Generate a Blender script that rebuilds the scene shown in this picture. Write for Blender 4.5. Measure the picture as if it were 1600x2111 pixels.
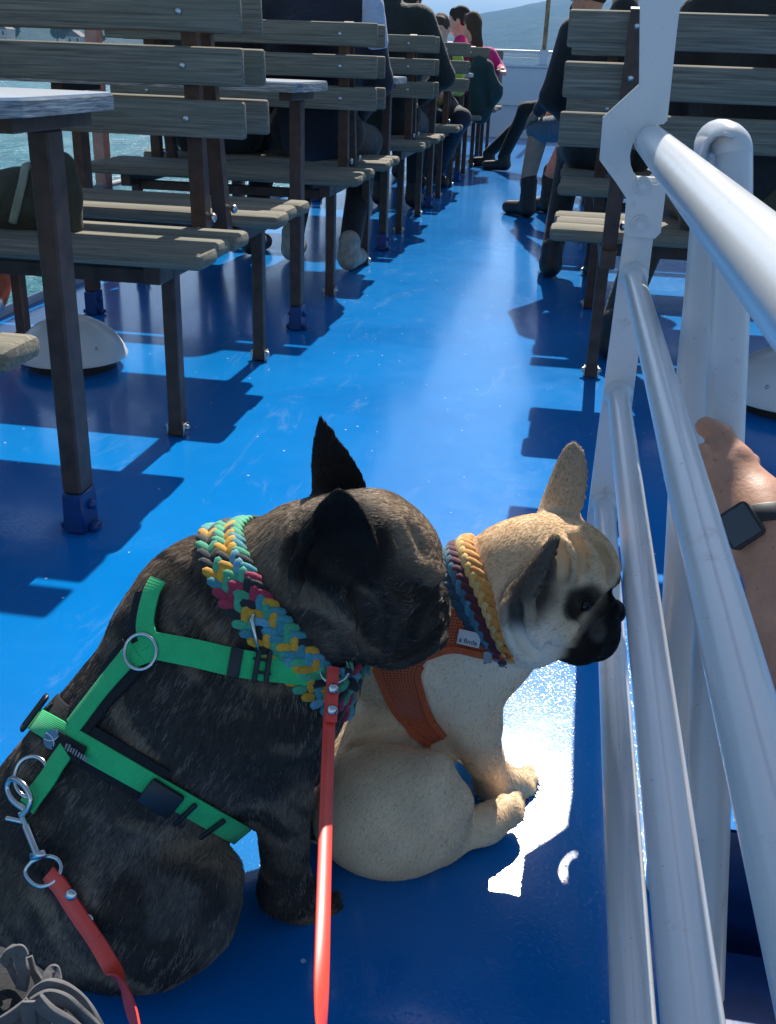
import bpy, bmesh, math, random
import numpy as np
from mathutils import Vector, Matrix
from mathutils.bvhtree import BVHTree
NH = 130000
HAZE = .00017
random.seed(7); rng = np.random.default_rng(7)
for o in list(bpy.data.objects): bpy.data.objects.remove(o)
scn = bpy.context.scene
COL = scn.collection
R = math.radians

# ---------------------------------------------------------------- camera
CF, CP, CYAW, CROLL, CH = 2121.7, .4134, .1542, .0375, .88
PW, PH = 1600., 2111.
_cy, _sy, _cp, _sp = math.cos(CYAW), math.sin(CYAW), math.cos(CP), math.sin(CP)
fwd = np.array([-_sy*_cp, _cy*_cp, -_sp]); rgt0 = np.array([_cy, _sy, 0.]); up0 = np.cross(rgt0, fwd)
rgt = math.cos(CROLL)*rgt0+math.sin(CROLL)*up0; upv = -math.sin(CROLL)*rgt0+math.cos(CROLL)*up0
CAMP = np.array([0., 0., CH])
cd = bpy.data.cameras.new('camera'); cam = bpy.data.objects.new('camera', cd); COL.objects.link(cam)
cam.matrix_world = Matrix(((rgt[0], upv[0], -fwd[0], 0), (rgt[1], upv[1], -fwd[1], 0), (rgt[2], upv[2], -fwd[2], CH), (0, 0, 0, 1)))
cd.sensor_fit = 'HORIZONTAL'; cd.sensor_width = 36; cd.lens = CF/PW*36
cd.clip_start = .02; cd.clip_end = 60000
scn.camera = cam
# ---------------------------------------------------------------- light
SUN_EL, SUN_AZ = R(43), R(1.5)
w = bpy.data.worlds.new('World'); scn.world = w; w.use_nodes = True
nt = w.node_tree; bg = nt.nodes['Background']
sky = nt.nodes.new('ShaderNodeTexSky'); sky.sky_type = 'NISHITA'; sky.sun_disc = False
sky.sun_elevation = SUN_EL; sky.sun_rotation = SUN_AZ; sky.altitude = 400; sky.air_density = 1.0; sky.dust_density = .7; sky.ozone_density = .5
nt.links.new(sky.outputs[0], bg.inputs[0]); bg.inputs[1].default_value = .088
sd = bpy.data.lights.new('sun', 'SUN'); sd.energy = 5.0; sd.angle = R(.5); sd.color = (1, .95, .86)
so = bpy.data.objects.new('sun', sd); COL.objects.link(so)
sdir = Vector((math.sin(SUN_AZ)*math.cos(SUN_EL), math.cos(SUN_AZ)*math.cos(SUN_EL), math.sin(SUN_EL)))
so.rotation_euler = sdir.to_track_quat('Z', 'Y').to_euler(); so.location = (2, 8, 9)
scn.view_settings.view_transform = 'Standard'; scn.view_settings.look = 'None'
scn.view_settings.exposure = 0.80; scn.view_settings.gamma = 1

# ---------------------------------------------------------------- helpers
def ray(u, v): return (u-PW/2)/CF*rgt-(v-PH/2)/CF*upv+fwd
def at(u, v, y):
    "world point seen at photo pixel (u, v) at distance y along the deck"
    d = ray(u, v); return CAMP+d*(y/d[1])
def atz(u, v, z):
    d = ray(u, v); return CAMP+d*((z-CH)/d[2])
def px(p): return float(np.dot(np.asarray(p)-CAMP, fwd))/CF      # metres per photo pixel at p
def tag(o, label=None, cat=None, group=None, kind=None):
    for k, v in (('label', label), ('category', cat), ('group', group), ('kind', kind)):
        if v: o[k] = v
    return o
def empty(name, loc=(0, 0, 0), label=None, cat=None, group=None):
    o = bpy.data.objects.new(name, None); COL.objects.link(o); o.location = loc; o.empty_display_size = .05
    return tag(o, label, cat, group)
def link(name, me, mat=None, parent=None, loc=None):
    o = bpy.data.objects.new(name, me); COL.objects.link(o)
    if mat is not None:
        for m in (mat if isinstance(mat, (list, tuple)) else [mat]): me.materials.append(m)
    if parent is not None:
        o.parent = parent
        o.location = -np.array(world_loc(parent))
    if loc is not None: o.location = loc
    return o
def world_loc(o):
    l = np.array(o.location)
    while o.parent: o = o.parent; l = l+np.array(o.location)
    return l
def fin(name, bm, mat, parent=None, smooth=None):
    me = bpy.data.meshes.new(name); bmesh.ops.recalc_face_normals(bm, faces=bm.faces); bm.to_mesh(me); bm.free()
    if smooth is not None:
        me.shade_smooth()
        if smooth < 180: me.set_sharp_from_angle(angle=R(smooth))
    return link(name, me, mat, parent)
def npmesh(name, V, F, mat, parent=None, smooth=True, uv=None):
    me = bpy.data.meshes.new(name); me.from_pydata([tuple(map(float, v)) for v in V], [], [tuple(int(i) for i in f) for f in F]); me.update()
    if smooth: me.shade_smooth()
    if uv is not None:
        L = me.uv_layers.new(name='UVMap'); idx = np.empty(len(me.loops), np.int32); me.loops.foreach_get('vertex_index', idx)
        L.data.foreach_set('uv', np.asarray(uv, np.float32)[idx].ravel())
    return link(name, me, mat, parent)
def copy_tree(o, d, parent=None, root=True):
    c = o.copy(); COL.objects.link(c)
    if parent is not None: c.parent = parent
    if root: c.location = Vector(o.location)+Vector(d)
    for ch in [x for x in bpy.data.objects if x.parent == o]: copy_tree(ch, d, c, False)
    return c
def box(bm, lo, hi, bev=0., seg=1, rotm=None, piv=None):
    lo = Vector(lo); hi = Vector(hi); c = (lo+hi)/2
    g = bmesh.ops.create_cube(bm, size=1)['verts']
    for v in g: v.co = Vector((v.co.x*(hi.x-lo.x), v.co.y*(hi.y-lo.y), v.co.z*(hi.z-lo.z)))+c
    if bev > 0:
        es = list({e for v in g for e in v.link_edges})
        r = bmesh.ops.bevel(bm, geom=es, offset=bev, segments=seg, affect='EDGES', profile=.5)
        g = list({v for f in r['faces'] for v in f.verts} | {v for v in g if v.is_valid})
    if rotm is not None:
        p = Vector(piv) if piv is not None else c
        for v in g: v.co = rotm @ (v.co-p)+p
    return g
def frames(pts):
    P = [Vector(p) for p in pts]; n = len(P); T = []
    for i in range(n): T.append((P[min(i+1, n-1)]-P[max(i-1, 0)]).normalized())
    a = Vector((0, 0, 1)) if abs(T[0].z) < .9 else Vector((1, 0, 0))
    N = [(a-T[0]*a.dot(T[0])).normalized()]
    for i in range(1, n):
        q = N[-1]-T[i]*N[-1].dot(T[i]); N.append(q.normalized())
    return P, T, N
def tube(bm, pts, r, n=12, caps=True, closed=False):
    P, T, N = frames(pts); rs = r if isinstance(r, (list, tuple)) else [r]*len(P); rings = []
    for p, t, nn, rr in zip(P, T, N, rs):
        b = t.cross(nn); rings.append([bm.verts.new(p+(nn*math.cos(2*math.pi*k/n)+b*math.sin(2*math.pi*k/n))*rr) for k in range(n)])
    m = len(rings)
    for i in range(m if closed else m-1):
        A, B = rings[i], rings[(i+1) % m]
        for k in range(n): bm.faces.new((A[k], A[(k+1) % n], B[(k+1) % n], B[k]))
    if caps and not closed: bm.faces.new(rings[0]); bm.faces.new(rings[-1])
def catmull(pts, n=8):
    P = [np.array(p, float) for p in pts]; out = []
    for i in range(len(P)-1):
        p0 = P[max(i-1, 0)]; p1 = P[i]; p2 = P[i+1]; p3 = P[min(i+2, len(P)-1)]
        for k in range(n):
            t = k/n; out.append(.5*((2*p1)+(-p0+p2)*t+(2*p0-5*p1+4*p2-p3)*t*t+(-p0+3*p1-3*p2+p3)*t**3))
    out.append(P[-1]); return out
def lathe(bm, prof, c, n=40):
    rings = []
    for r, z in prof: rings.append([bm.verts.new((c[0]+max(r, 1e-4)*math.cos(2*math.pi*k/n), c[1]+max(r, 1e-4)*math.sin(2*math.pi*k/n), c[2]+z)) for k in range(n)])
    for A, B in zip(rings, rings[1:]):
        for k in range(n): bm.faces.new((A[k], A[(k+1) % n], B[(k+1) % n], B[k]))
    bm.faces.new(rings[0]); bm.faces.new(rings[-1])
def sphere(bm, c, r, sx=1, sy=1, sz=1, u=12, v=8, rotm=None):
    g = bmesh.ops.create_uvsphere(bm, u_segments=u, v_segments=v, radius=1)['verts']
    for q in g:
        p = Vector((q.co.x*r*sx, q.co.y*r*sy, q.co.z*r*sz))
        q.co = (rotm @ p if rotm is not None else p)+Vector(c)
    return g
def extrude_poly(bm, pts2, to3, nrm, th):
    from mathutils.geometry import tessellate_polygon
    P = [Vector(to3(p)) for p in pts2]; a = [bm.verts.new(p) for p in P]; b = [bm.verts.new(p+Vector(nrm)*th) for p in P]; n = len(a)
    if n <= 4: tris = [tuple(range(n))]
    else: tris = tessellate_polygon([P])
    for t in tris:
        for L in (a, b):
            try: bm.faces.new([L[i] for i in t])
            except ValueError: pass
    for i in range(n): bm.faces.new((a[i], b[i], b[(i+1) % n], a[(i+1) % n]))

# ---------------------------------------------------------------- materials
class NT:
    def __init__(s, name):
        s.m = bpy.data.materials.new(name); s.m.use_nodes = True; s.t = s.m.node_tree; s.b = s.t.nodes['Principled BSDF']
    def n(s, typ, **k):
        x = s.t.nodes.new('ShaderNode'+typ)
        for a, v in k.items():
            if a.startswith('i_'):
                key = a[2:]; key = int(key) if key.isdigit() else key.replace('_', ' ')
                x.inputs[key].default_value = v
            else: setattr(x, a, v)
        return x
    def l(s, a, b): s.t.links.new(a, b)
    def ramp(s, fac, stops):
        r = s.n('ValToRGB'); e = r.color_ramp.elements
        while len(e) < len(stops): e.new(.5)
        for q, (p, c) in zip(e, stops): q.position = p; q.color = (*c, 1) if len(c) == 3 else c
        s.l(fac, r.inputs[0]); return r.outputs[0]
    def coord(s, scale=(1, 1, 1), kind='Object', rot=(0, 0, 0)):
        c = s.n('TexCoord'); m = s.n('Mapping'); m.inputs['Scale'].default_value = scale; m.inputs['Rotation'].default_value = rot
        s.l(c.outputs[kind], m.inputs[0]); return m.outputs[0]
    def noise(s, vec, scale, detail=4, rough=.5, dist=0):
        x = s.n('TexNoise'); x.inputs['Scale'].default_value = scale; x.inputs['Detail'].default_value = detail; x.inputs['Roughness'].default_value = rough; x.inputs['Distortion'].default_value = dist
        if vec is not None: s.l(vec, x.inputs['Vector'])
        return x.outputs['Fac']
    def mix(s, fac, a, b, typ='MIX'):
        x = s.n('MixRGB', blend_type=typ)
        for sock, v in zip(x.inputs, (fac, a, b)):
            if hasattr(v, 'links'): s.l(v, sock)
            elif isinstance(v, (int, float)): sock.default_value = v
            else: sock.default_value = (*v, 1)
        return x.outputs[0]
    def math(s, op, a, b=0., clamp=False):
        x = s.n('Math', operation=op, use_clamp=clamp)
        for sock, v in zip(x.inputs, (a, b)):
            if hasattr(v, 'links'): s.l(v, sock)
            else: sock.default_value = v
        return x.outputs[0]
    def bump(s, h, strength=.3, dist=.01, normal=None):
        b = s.n('Bump'); b.inputs['Strength'].default_value = strength; b.inputs['Distance'].default_value = dist; s.l(h, b.inputs['Height'])
        if normal is not None: s.l(normal, b.inputs['Normal'])
        return b.outputs[0]
    def set(s, **k):
        for a, v in k.items():
            key = a.replace('_', ' ')
            sock = s.b.inputs[key]
            if hasattr(v, 'links'): s.l(v, sock)
            elif isinstance(v, (tuple, list)) and len(v) == 3 and sock.type == 'RGBA': sock.default_value = (*v, 1)
            else: sock.default_value = v
        return s.m
def plain(name, col, rough=.6, var=.25, scale=40, metal=0., bump=0., coat=0., spec=.5, kind='Object'):
    t = NT(name); v = t.coord(kind=kind); f = t.noise(v, scale, 5)
    c2 = tuple(c*(1-var) for c in col); c1 = tuple(min(1, c*(1+var*.6)) for c in col)
    t.set(Base_Color=t.ramp(f, [(.3, c2), (.7, c1)]), Roughness=rough, Metallic=metal, Coat_Weight=coat, Specular_IOR_Level=spec)
    if bump: t.set(Normal=t.bump(f, bump, .004))
    return t.m
def mat_wood():
    t = NT('weathered_wood'); v = t.coord((1.5, 40, 55)); v2 = t.coord((.7, 3, 3)); oi = t.n('ObjectInfo')
    g = t.noise(v, 3.2, 7, .62, .6); big = t.noise(v2, 2.5, 4)
    fine = t.noise(t.coord((3, 160, 170)), 2.2, 3, .6, .3)
    c = t.ramp(g, [(.28, (.095, .083, .066)), (.5, (.215, .188, .147)), (.75, (.37, .325, .25))])
    c = t.mix(t.ramp(big, [(.4, (0, 0, 0)), (.68, (.5, .5, .5))]), c, (.15, .165, .12))
    c = t.mix(.25, c, t.ramp(oi.outputs['Random'], [(0, (.6, .6, .58)), (1, (1, 1, 1))]), 'MULTIPLY')
    h = t.math('ADD', t.math('MULTIPLY', g, .6), t.math('MULTIPLY', fine, .6))
    return t.set(Base_Color=c, Roughness=.82, Normal=t.bump(h, .6, .0035), Specular_IOR_Level=.13)
def mat_white(name='white_paint', base=(.64, .64, .63), dirt=.5, rough=.28):
    t = NT(name); v = t.coord(); a = t.noise(v, 9, 6, .6); b = t.noise(v, 60, 3)
    d = t.ramp(t.noise(v, 22, 8, .72), [(.60, (0, 0, 0)), (.72, (1, 1, 1))])
    c = t.mix(a, base, tuple(x*.93 for x in base)); c = t.mix(t.math('MULTIPLY', d, dirt), c, (.33, .30, .25))
    sp = t.ramp(t.noise(v, 140, 2, .5), [(.73, (0, 0, 0)), (.76, (1, 1, 1))]); c = t.mix(t.math('MULTIPLY', sp, .5), c, (.2, .17, .13))
    return t.set(Base_Color=c, Roughness=rough, Coat_Weight=.25, Coat_Roughness=.12, Normal=t.bump(t.math('ADD', a, t.math('MULTIPLY', b, .15)), .12, .006))
def mat_deck():
    t = NT('blue_deck_paint'); v = t.coord()
    a = t.noise(v, 1.3, 5, .6, .4); m = t.noise(v, 14, 6, .65); f = t.noise(v, 160, 3, .6); sm = t.noise(v, 500, 2, .5)
    c = t.ramp(a, [(.25, (.0008, .135, .42)), (.5, (.001, .17, .50)), (.75, (.002, .20, .57))])
    scuff = t.math('MULTIPLY', t.ramp(t.noise(t.coord((1, .35, 1)), 9, 8, .75, 1.0), [(.56, (0, 0, 0)), (.8, (1, 1, 1))]), .42)
    c = t.mix(scuff, c, (.22, .36, .62))
    vo = t.n('TexVoronoi', feature='F1'); vo.inputs['Scale'].default_value = 26; t.l(v, vo.inputs['Vector'])
    pick = t.n('TexWhiteNoise', noise_dimensions='3D'); t.l(vo.outputs['Position'], pick.inputs['Vector'])
    spk = t.math('MULTIPLY', t.math('LESS_THAN', vo.outputs['Distance'], .075), t.math('GREATER_THAN', pick.outputs['Value'], .66))
    c = t.mix(t.math('MULTIPLY', spk, .7), c, (.6, .7, .85))
    r = t.ramp(t.math('ADD', t.math('MULTIPLY', m, .7), t.math('MULTIPLY', a, .3)), [(.3, (.125, .125, .125)), (.7, (.185, .185, .185))])
    gl = t.ramp(t.noise(v, 210, 2, .5), [(.56, (0, 0, 0)), (.74, (1, 1, 1))])
    h = t.math('ADD', t.math('MULTIPLY', m, .30), t.math('ADD', t.math('MULTIPLY', f, .02), t.math('MULTIPLY', gl, .16)))
    nb = t.bump(h, .16, .006)
    return t.set(Base_Color=c, Roughness=r, Normal=nb, Coat_Weight=.12, Coat_Roughness=.045, Coat_Normal=t.bump(t.math('ADD', t.math('MULTIPLY', a, .9), t.math('ADD', t.math('MULTIPLY', f, .01), t.math('MULTIPLY', gl, .05))), .18, .012), Specular_IOR_Level=.30)
M = dict(wood=mat_wood(), white=mat_white(), deck=mat_deck(),
    brown=plain('brown_steel_paint', (.085, .052, .040), .45, .3, 30, bump=.12, spec=.25),
    bolt=plain('bolt_steel', (.55, .54, .52), .3, .2, 200, metal=1),
    tabletop=mat_white('table_white', (.74, .77, .80), .25, .22), tableedge=None,
    blueboot=plain('blue_paint_trim', (.003, .045, .19), .35, .3, 30, bump=.1),
    rust=plain('rusty_pole_paint', (.36, .20, .09), .7, .6, 14, bump=.2),
    black=plain('black_plastic', (.012, .012, .013), .4, .2, 80),
    seal=plain('dark_rubber', (.02, .022, .018), .7, .3, 80),
    salmon=plain('salmon_post_paint', (.52, .24, .19), .5, .2, 20))
def mat_edge():
    t = NT('plywood_edge'); c = t.ramp(t.noise(t.coord((6, 6, 130)), 2.5, 5, .6), [(.35, (.10, .11, .12)), (.55, (.30, .31, .30)), (.7, (.62, .60, .52))])
    return t.set(Base_Color=c, Roughness=.8)
M['tableedge'] = mat_edge()
# ================================================================ setting: deck, hull, water, hills
DL, DR, DB = -1.93, 3.2, 14.75
HX0, HX1, HY0, HY1 = .19, .95, -.6, 1.10          # stair hatch in the deck
bm = bmesh.new()
def quad(bm, x0, y0, x1, y1, z=0): bm.faces.new([bm.verts.new(p) for p in ((x0, y0, z), (x1, y0, z), (x1, y1, z), (x0, y1, z))])
for q in ((DL, -4, HX0, DB), (HX0, HY1, HX1, DB), (HX1, -4, DR, DB), (HX0, -4, HX1, HY0)): quad(bm, *q)
bmesh.ops.remove_doubles(bm, verts=bm.verts, dist=1e-5)
tag(fin('deck', bm, M['deck']), kind='structure')
bm = bmesh.new(); box(bm, (DL-.03, -4, -3.0), (DL-.003, DB, .012)); box(bm, (DR+.003, -4, -3.0), (DR+.03, DB, .012))
tag(fin('ship_hull', bm, M['white']), 'white hull side below the edge of the blue deck', 'ship hull')
def mat_water():
    t = NT('lake_water'); v = t.coord((1, .6, 1)); n1 = t.noise(v, .55, 6, .6, .3); n2 = t.noise(v, 2.6, 5, .6)
    c = t.ramp(n1, [(.35, (.008, .085, .105)), (.6, (.016, .14, .16)), (.75, (.04, .21, .22))])
    return t.set(Base_Color=c, Roughness=.2, Normal=t.bump(t.math('ADD', t.math('MULTIPLY', n1, 1.0), t.math('MULTIPLY', n2, .35)), .9, .55), Specular_IOR_Level=.07)
bm = bmesh.new(); quad(bm, -9000, -2500, 9000, 15000, -3)
tag(fin('water', bm, mat_water()), kind='structure')
# mountains: real ridges round the lake
def mat_hill():
    t = NT('forest_slope'); v = t.coord(); a = t.noise(v, .02, 8, .7); b = t.noise(v, .004, 5, .6)
    c = t.ramp(a, [(.3, (.012, .028, .012)), (.55, (.035, .065, .022)), (.75, (.10, .11, .065))])
    c = t.mix(t.ramp(b, [(.5, (0, 0, 0)), (.7, (.6, .6, .6))]), c, (.13, .125, .10))
    return t.set(Base_Color=c, Roughness=.95, Normal=t.bump(a, 1, 14), Specular_IOR_Level=.1)
MH = mat_hill()
def fbm(x, y, seed, oct=6):
    r = np.random.default_rng(seed); s = np.zeros_like(x); a = 1.
    for i in range(oct):
        th = r.uniform(0, 6.28, 5); ph = r.uniform(0, 6.28, 5); f = 2.**i
        for t_, p_ in zip(th, ph): s = s+a*.3*np.sin(f*(x*np.cos(t_)+y*np.sin(t_))+p_)
        a *= .5
    return s
def ridge(name, pts, wid, seed, nu=220, nv=46, rough=.16):
    "pts: crest control points (x, y, height)"
    C = np.array(catmull(pts, 30)); L = np.linspace(0, len(C)-1, nu); C = np.array([[np.interp(l, range(len(C)), C[:, k]) for k in range(3)] for l in L])
    T = np.gradient(C[:, :2], axis=0); T /= np.linalg.norm(T, axis=1)[:, None]; N = np.stack([-T[:, 1], T[:, 0]], 1)
    s = np.linspace(-1, 1, nv); P = C[:, None, :2]+N[:, None]*s[None, :, None]*wid
    h = C[:, 2][:, None]*(1-np.abs(s)[None])**.9
    n = fbm(P[..., 0]/600, P[..., 1]/600, seed)+.7*np.abs(fbm(P[..., 0]/260, P[..., 1]/260, seed+1, 5))
    z = h*(1+rough*1.2*n)-4
    V = np.concatenate([P, z[..., None]], 2).reshape(-1, 3); idx = np.arange(nu*nv).reshape(nu, nv)
    F = np.stack([idx[:-1, :-1], idx[1:, :-1], idx[1:, 1:], idx[:-1, 1:]], -1).reshape(-1, 4)
    return tag(npmesh(name, V, F, MH), kind='structure')
ridge('hills', [(-2600, 5200, 160), (-1300, 5400, 150), (-900, 5400, 150), (-640, 5250, 175), (-425, 5200, 186), (-375, 5150, 180), (-300, 5100, 208), (-185, 5000, 245), (-90, 4900, 258), (200, 4700, 330), (900, 4500, 380), (2600, 4200, 380)], 1500, 3, rough=.10)
ridge('hills', [(-800, 2900, 20), (-1000, 2350, 70), (-1350, 1900, 150), (-1700, 1000, 230), (-1600, 0, 250), (-1500, -900, 240)], 560, 9)

# low wooded shore with a few houses and trees on the port side
nu, nv = 60, 14; U = np.linspace(-520, -150, nu); Vv = np.linspace(420, 900, nv); X_, Y_ = np.meshgrid(U, Vv, indexing='ij')
Z_ = -4+9*np.exp(-((X_+340)/120)**2-((Y_-650)/150)**2)+.8*fbm(X_/60, Y_/60, 5, 4); idx = np.arange(nu*nv).reshape(nu, nv)
tag(npmesh('shore', np.stack([X_, Y_, Z_], -1).reshape(-1, 3), np.stack([idx[:-1, :-1], idx[1:, :-1], idx[1:, 1:], idx[:-1, 1:]], -1).reshape(-1, 4), MH), kind='structure')
MLEAF = plain('tree_leaves', (.055, .11, .025), .9, .5, .6); MBARK = plain('tree_bark', (.10, .07, .045), .9); MROOF = plain('house_roof', (.20, .18, .17), .9, .3, 1.); MWALL = plain('house_wall', (.62, .58, .52), .9, .2, 1.)
def far_tree(x, y, z, h, label):
    root = empty('tree', (x, y, z), label, 'tree', 'trees on the far shore'); bm = bmesh.new(); tube(bm, [(x, y, z), (x+.1, y, z+h*.5)], [h*.035, h*.018], 8); fin('trunk', bm, MBARK, root)
    r = np.random.default_rng(int(abs(x*7+y))); n = 900; d = r.normal(size=(n, 3)); d /= np.linalg.norm(d, axis=1)[:, None]; c = np.array([x, y, z+h*.6]); L = .55+.45*r.random(n)**.5; lob = 1+.25*np.sin(d[:, 0]*5+x)+.2*np.sin(d[:, 2]*6+y)
    P = c+d*(L*lob)[:, None]*np.array([h*.30, h*.30, h*.40]); V, F = [], []
    for p in P:
        a = r.normal(size=3)*h*.035; b = r.normal(size=3)*h*.035; k = len(V); V += [p-a, p+b, p+a, p-b]; F.append((k, k+1, k+2, k+3))
    npmesh('crown', V, F, MLEAF, root, False)
for x, y, z, h, l in ((-296, 620, 3, 12, 'bright green round tree on the far shore, left of the grey roof'), (-312, 640, 4, 14, 'taller green tree on the far shore seen between the nearest slats'), (-330, 610, 4.5, 11, 'green tree on the far shore near the left edge'), (-268, 600, 1.5, 10, 'small green tree at the right end of the far shore'), (-350, 660, 4.5, 15, 'dark green tree at the left end of the far shore')): far_tree(x, y, z, h, l)
def far_house(x, y, z, w, d, h, label):
    root = empty('house', (x, y, z), label, 'house', 'houses on the far shore'); bm = bmesh.new(); box(bm, (x-w/2, y-d/2, z-1), (x+w/2, y+d/2, z+h)); fin('wall', bm, MWALL, root)
    bm = bmesh.new(); pts = [(-w/2-.4, h+.01), (w/2+.4, h+.01), (0, h+w*.35)]; extrude_poly(bm, pts, lambda p: Vector((x+p[0], y-d/2-.4, z+p[1])), (0, 1, 0), d+.8); fin('roof', bm, MROOF, root)
    for k in (-1, 1): bm = bmesh.new(); box(bm, (x+k*w*.25-.5, y-d/2-.05, z+h*.45), (x+k*w*.25+.5, y-d/2-.01, z+h*.8)); fin('window', bm, M['black'], root)
far_house(-281, 600, 2, 9, 8, 5, 'pale house with a grey gabled roof between trees on the far shore'); far_house(-320, 590, 4, 10, 9, 5.5, 'pale house with a grey roof on the far shore, further left')
# ================================================================ benches, tables, rails
P0, PER = 2.693, 1.7403
def slat(bm, x0, x1, y0, y1, z0, z1, r=.012, tilt=0.):
    "a plank along x with rounded ends and eased edges"
    g = box(bm, (x0, y0, z0), (x1, y1, z1), r*.45, 2)
    if tilt:
        m = Matrix.Rotation(tilt, 3, 'X'); c = Vector((0, (y0+y1)/2, (z0+z1)/2))
        for v in g: v.co = m @ (v.co-c)+c
    return g
def screw(bm, c, axis, r=.0075, h=.005):
    z = Vector(axis).to_track_quat('Z', 'Y').to_matrix()
    g = bmesh.ops.create_uvsphere(bm, u_segments=10, v_segments=6, radius=1)['verts']
    for v in g: v.co = z @ Vector((v.co.x*r, v.co.y*r, v.co.z*h))+Vector(c)
def bench_half(sgn, x0, x1, name='slatted_bench', flip=False):
    """one bench of a back-to-back pair; sgn -1 faces the stern (camera), +1 faces the bow. Origin at the ridge on the deck."""
    root = empty(name); xa, xb = x1-.14, x0+.16
    bm = bmesh.new()
    if sgn < 0: ys = [(-.530, -.410), (-.398, -.279), (-.267, -.150)]
    else: ys = [(.105, .225), (.237, .362), (.374, .490)]
    for k, (a, b) in enumerate(ys): slat(bm, x0+(0, .012, .006, .016)[k], x1-(0, .012, .004, .016)[k], a, b, .443, .480-(.006 if k == 3 else 0), .03)
    fin('seat', bm, M['wood'], root, 40)
    bm = bmesh.new()
    if sgn < 0: bs = [(-.196, .695), (-.205, .811), (-.216, .924)]
    else: bs = [(.004, .695), (-.026, .811), (-.048, .924)]
    for k, (y, z) in enumerate(bs): slat(bm, x0, x1, y, y+.024, z, z+.083, .014, .05 if sgn < 0 else .13)
    bk = fin('backrest', bm, M['wood'], root, 40)
    # posts, beam, legs
    for x in (xa, xb):
        bm = bmesh.new()
        if sgn < 0: a, b = Vector((x, -.118, .41)), Vector((x, -.155, 1.0))
        else: a, b = Vector((x, .058, .41)), Vector((x, -.070, 1.012))
        d = (b-a).normalized(); n = Vector((0, d.z, -d.y))
        for q in (-1, 1): pass
        pts = [a+n*s*.022 for s in (-1, 1)]+[b+n*s*.012 for s in (1, -1)]
        extrude_poly(bm, pts, lambda p: Vector(p)-Vector((.019, 0, 0)), (1, 0, 0), .038)
        fin('post', bm, M['brown'], root, 30)
        bm = bmesh.new(); ly = .366*sgn
        box(bm, (x-.013, ly-.020, 0.004), (x+.021, ly+.020, .438), .003)
        lg = fin('leg', bm, M['brown'], root, 30)
        for s in (-1, 1):
            bm = bmesh.new(); box(bm, (x+.004+s*.0175-(.006 if s < 0 else 0), ly-.018, .002), (x+.004+s*.0175+(.006 if s > 0 else 0), ly+.018, .034), .002); fin('foot_lug', bm, M['bolt'], lg, 40)
            bm = bmesh.new(); screw(bm, (x+.004+s*.0245, ly, .022), (s, 0, 0), .009, .008); fin('foot_bolt', bm, M['bolt'], lg, 40)
        bm = bmesh.new()
        y0, y1 = (-.47, -.004) if sgn < 0 else (.004, .43)
        box(bm, (x-.02, y0, .395), (x+.02, y1, .4415), .003); fin('seat_beam', bm, M['brown'], root, 30)
    bm = bmesh.new(); box(bm, (xb+.02, .36*sgn-.018, .376), (xa-.03, .36*sgn+.018, .41), .002); fin('cross_bar', bm, M['brown'], root, 30)
    def bolt(*a):
        bm = bmesh.new(); screw(bm, *a); fin('bolt', bm, M['bolt'], root, 60)
    for x in (xa, xb):
        for (y, z) in bs:
            if sgn < 0: bolt((x-.003, y-.0015, z+.042), (0, -1, 0), .0085)
            else: bolt((x, y+.026, z+.042), (0, 1, 0), .0085); bolt((x, y-.024, z+.050), (0, -1, 0), .0085)
        y = -.142 if sgn < 0 else .036
        bolt((x, y, .47), (0, -1, 0), .010); bolt((x+.03, -.118 if sgn < 0 else .056, .5), (1, 0, 0), .012, .009)
    return root
G1 = 'slatted benches in back-to-back pairs on the port side'; G2 = 'slatted benches in back-to-back pairs on the starboard side'
ORD = ['nearest', 'second nearest', 'third', 'fourth', 'fifth', 'sixth', 'seventh', 'eighth']
LX0, LX1 = -1.86, -.766
far0 = bench_half(+1, LX0, LX1); near0 = bench_half(-1, LX0, LX1)
EXTRA = {(-1, 1): 'grey slatted bench cut by the left frame edge, only a light seat end showing',
    (0, -1): 'grey slatted bench facing the stern with an olive bag lying on its seat', (0, 1): 'grey slatted bench facing the bow, backing onto the bench with the olive bag',
    (1, -1): 'grey slatted bench facing the stern behind the second white table', (1, 1): 'grey slatted bench facing the bow where the passenger in navy sits',
    (2, -1): 'grey slatted bench facing the stern, third back along the left of the aisle', (2, 1): 'grey slatted bench facing the bow under the passenger with the broad black back',
    (3, -1): 'grey slatted bench facing the stern below the boy who looks back', (3, 1): 'grey slatted bench facing the bow that the boy sits on',
    (4, -1): 'grey slatted bench facing the stern with a dark teal jacket hung over its end', (4, 1): 'grey slatted bench facing the bow under the girl in pink',
    (5, -1): 'brown slatted bench facing the stern, next to last before the bow bulwark', (5, 1): 'brown slatted bench facing the bow, back-to-back with the next to last one'}
for k in range(-1, 6):
    for sgn, src in ((-1, near0), (1, far0)):
        if k == -1 and sgn < 0: continue
        if k == 0: o = src
        else: o = copy_tree(src, (0, PER*k, 0))
        if k == 0: continue
        tag(o, EXTRA[(k, sgn)], 'bench', G1)
for sgn, src in ((-1, near0), (1, far0)):
    src.location = (0, 0, 0)
for o in [x for x in bpy.data.objects if x.parent is None and x.name.startswith('slatted_bench')]: o.location.y += P0
tag(near0, EXTRA[(0, -1)], 'bench', G1); tag(far0, EXTRA[(0, 1)], 'bench', G1)
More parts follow.
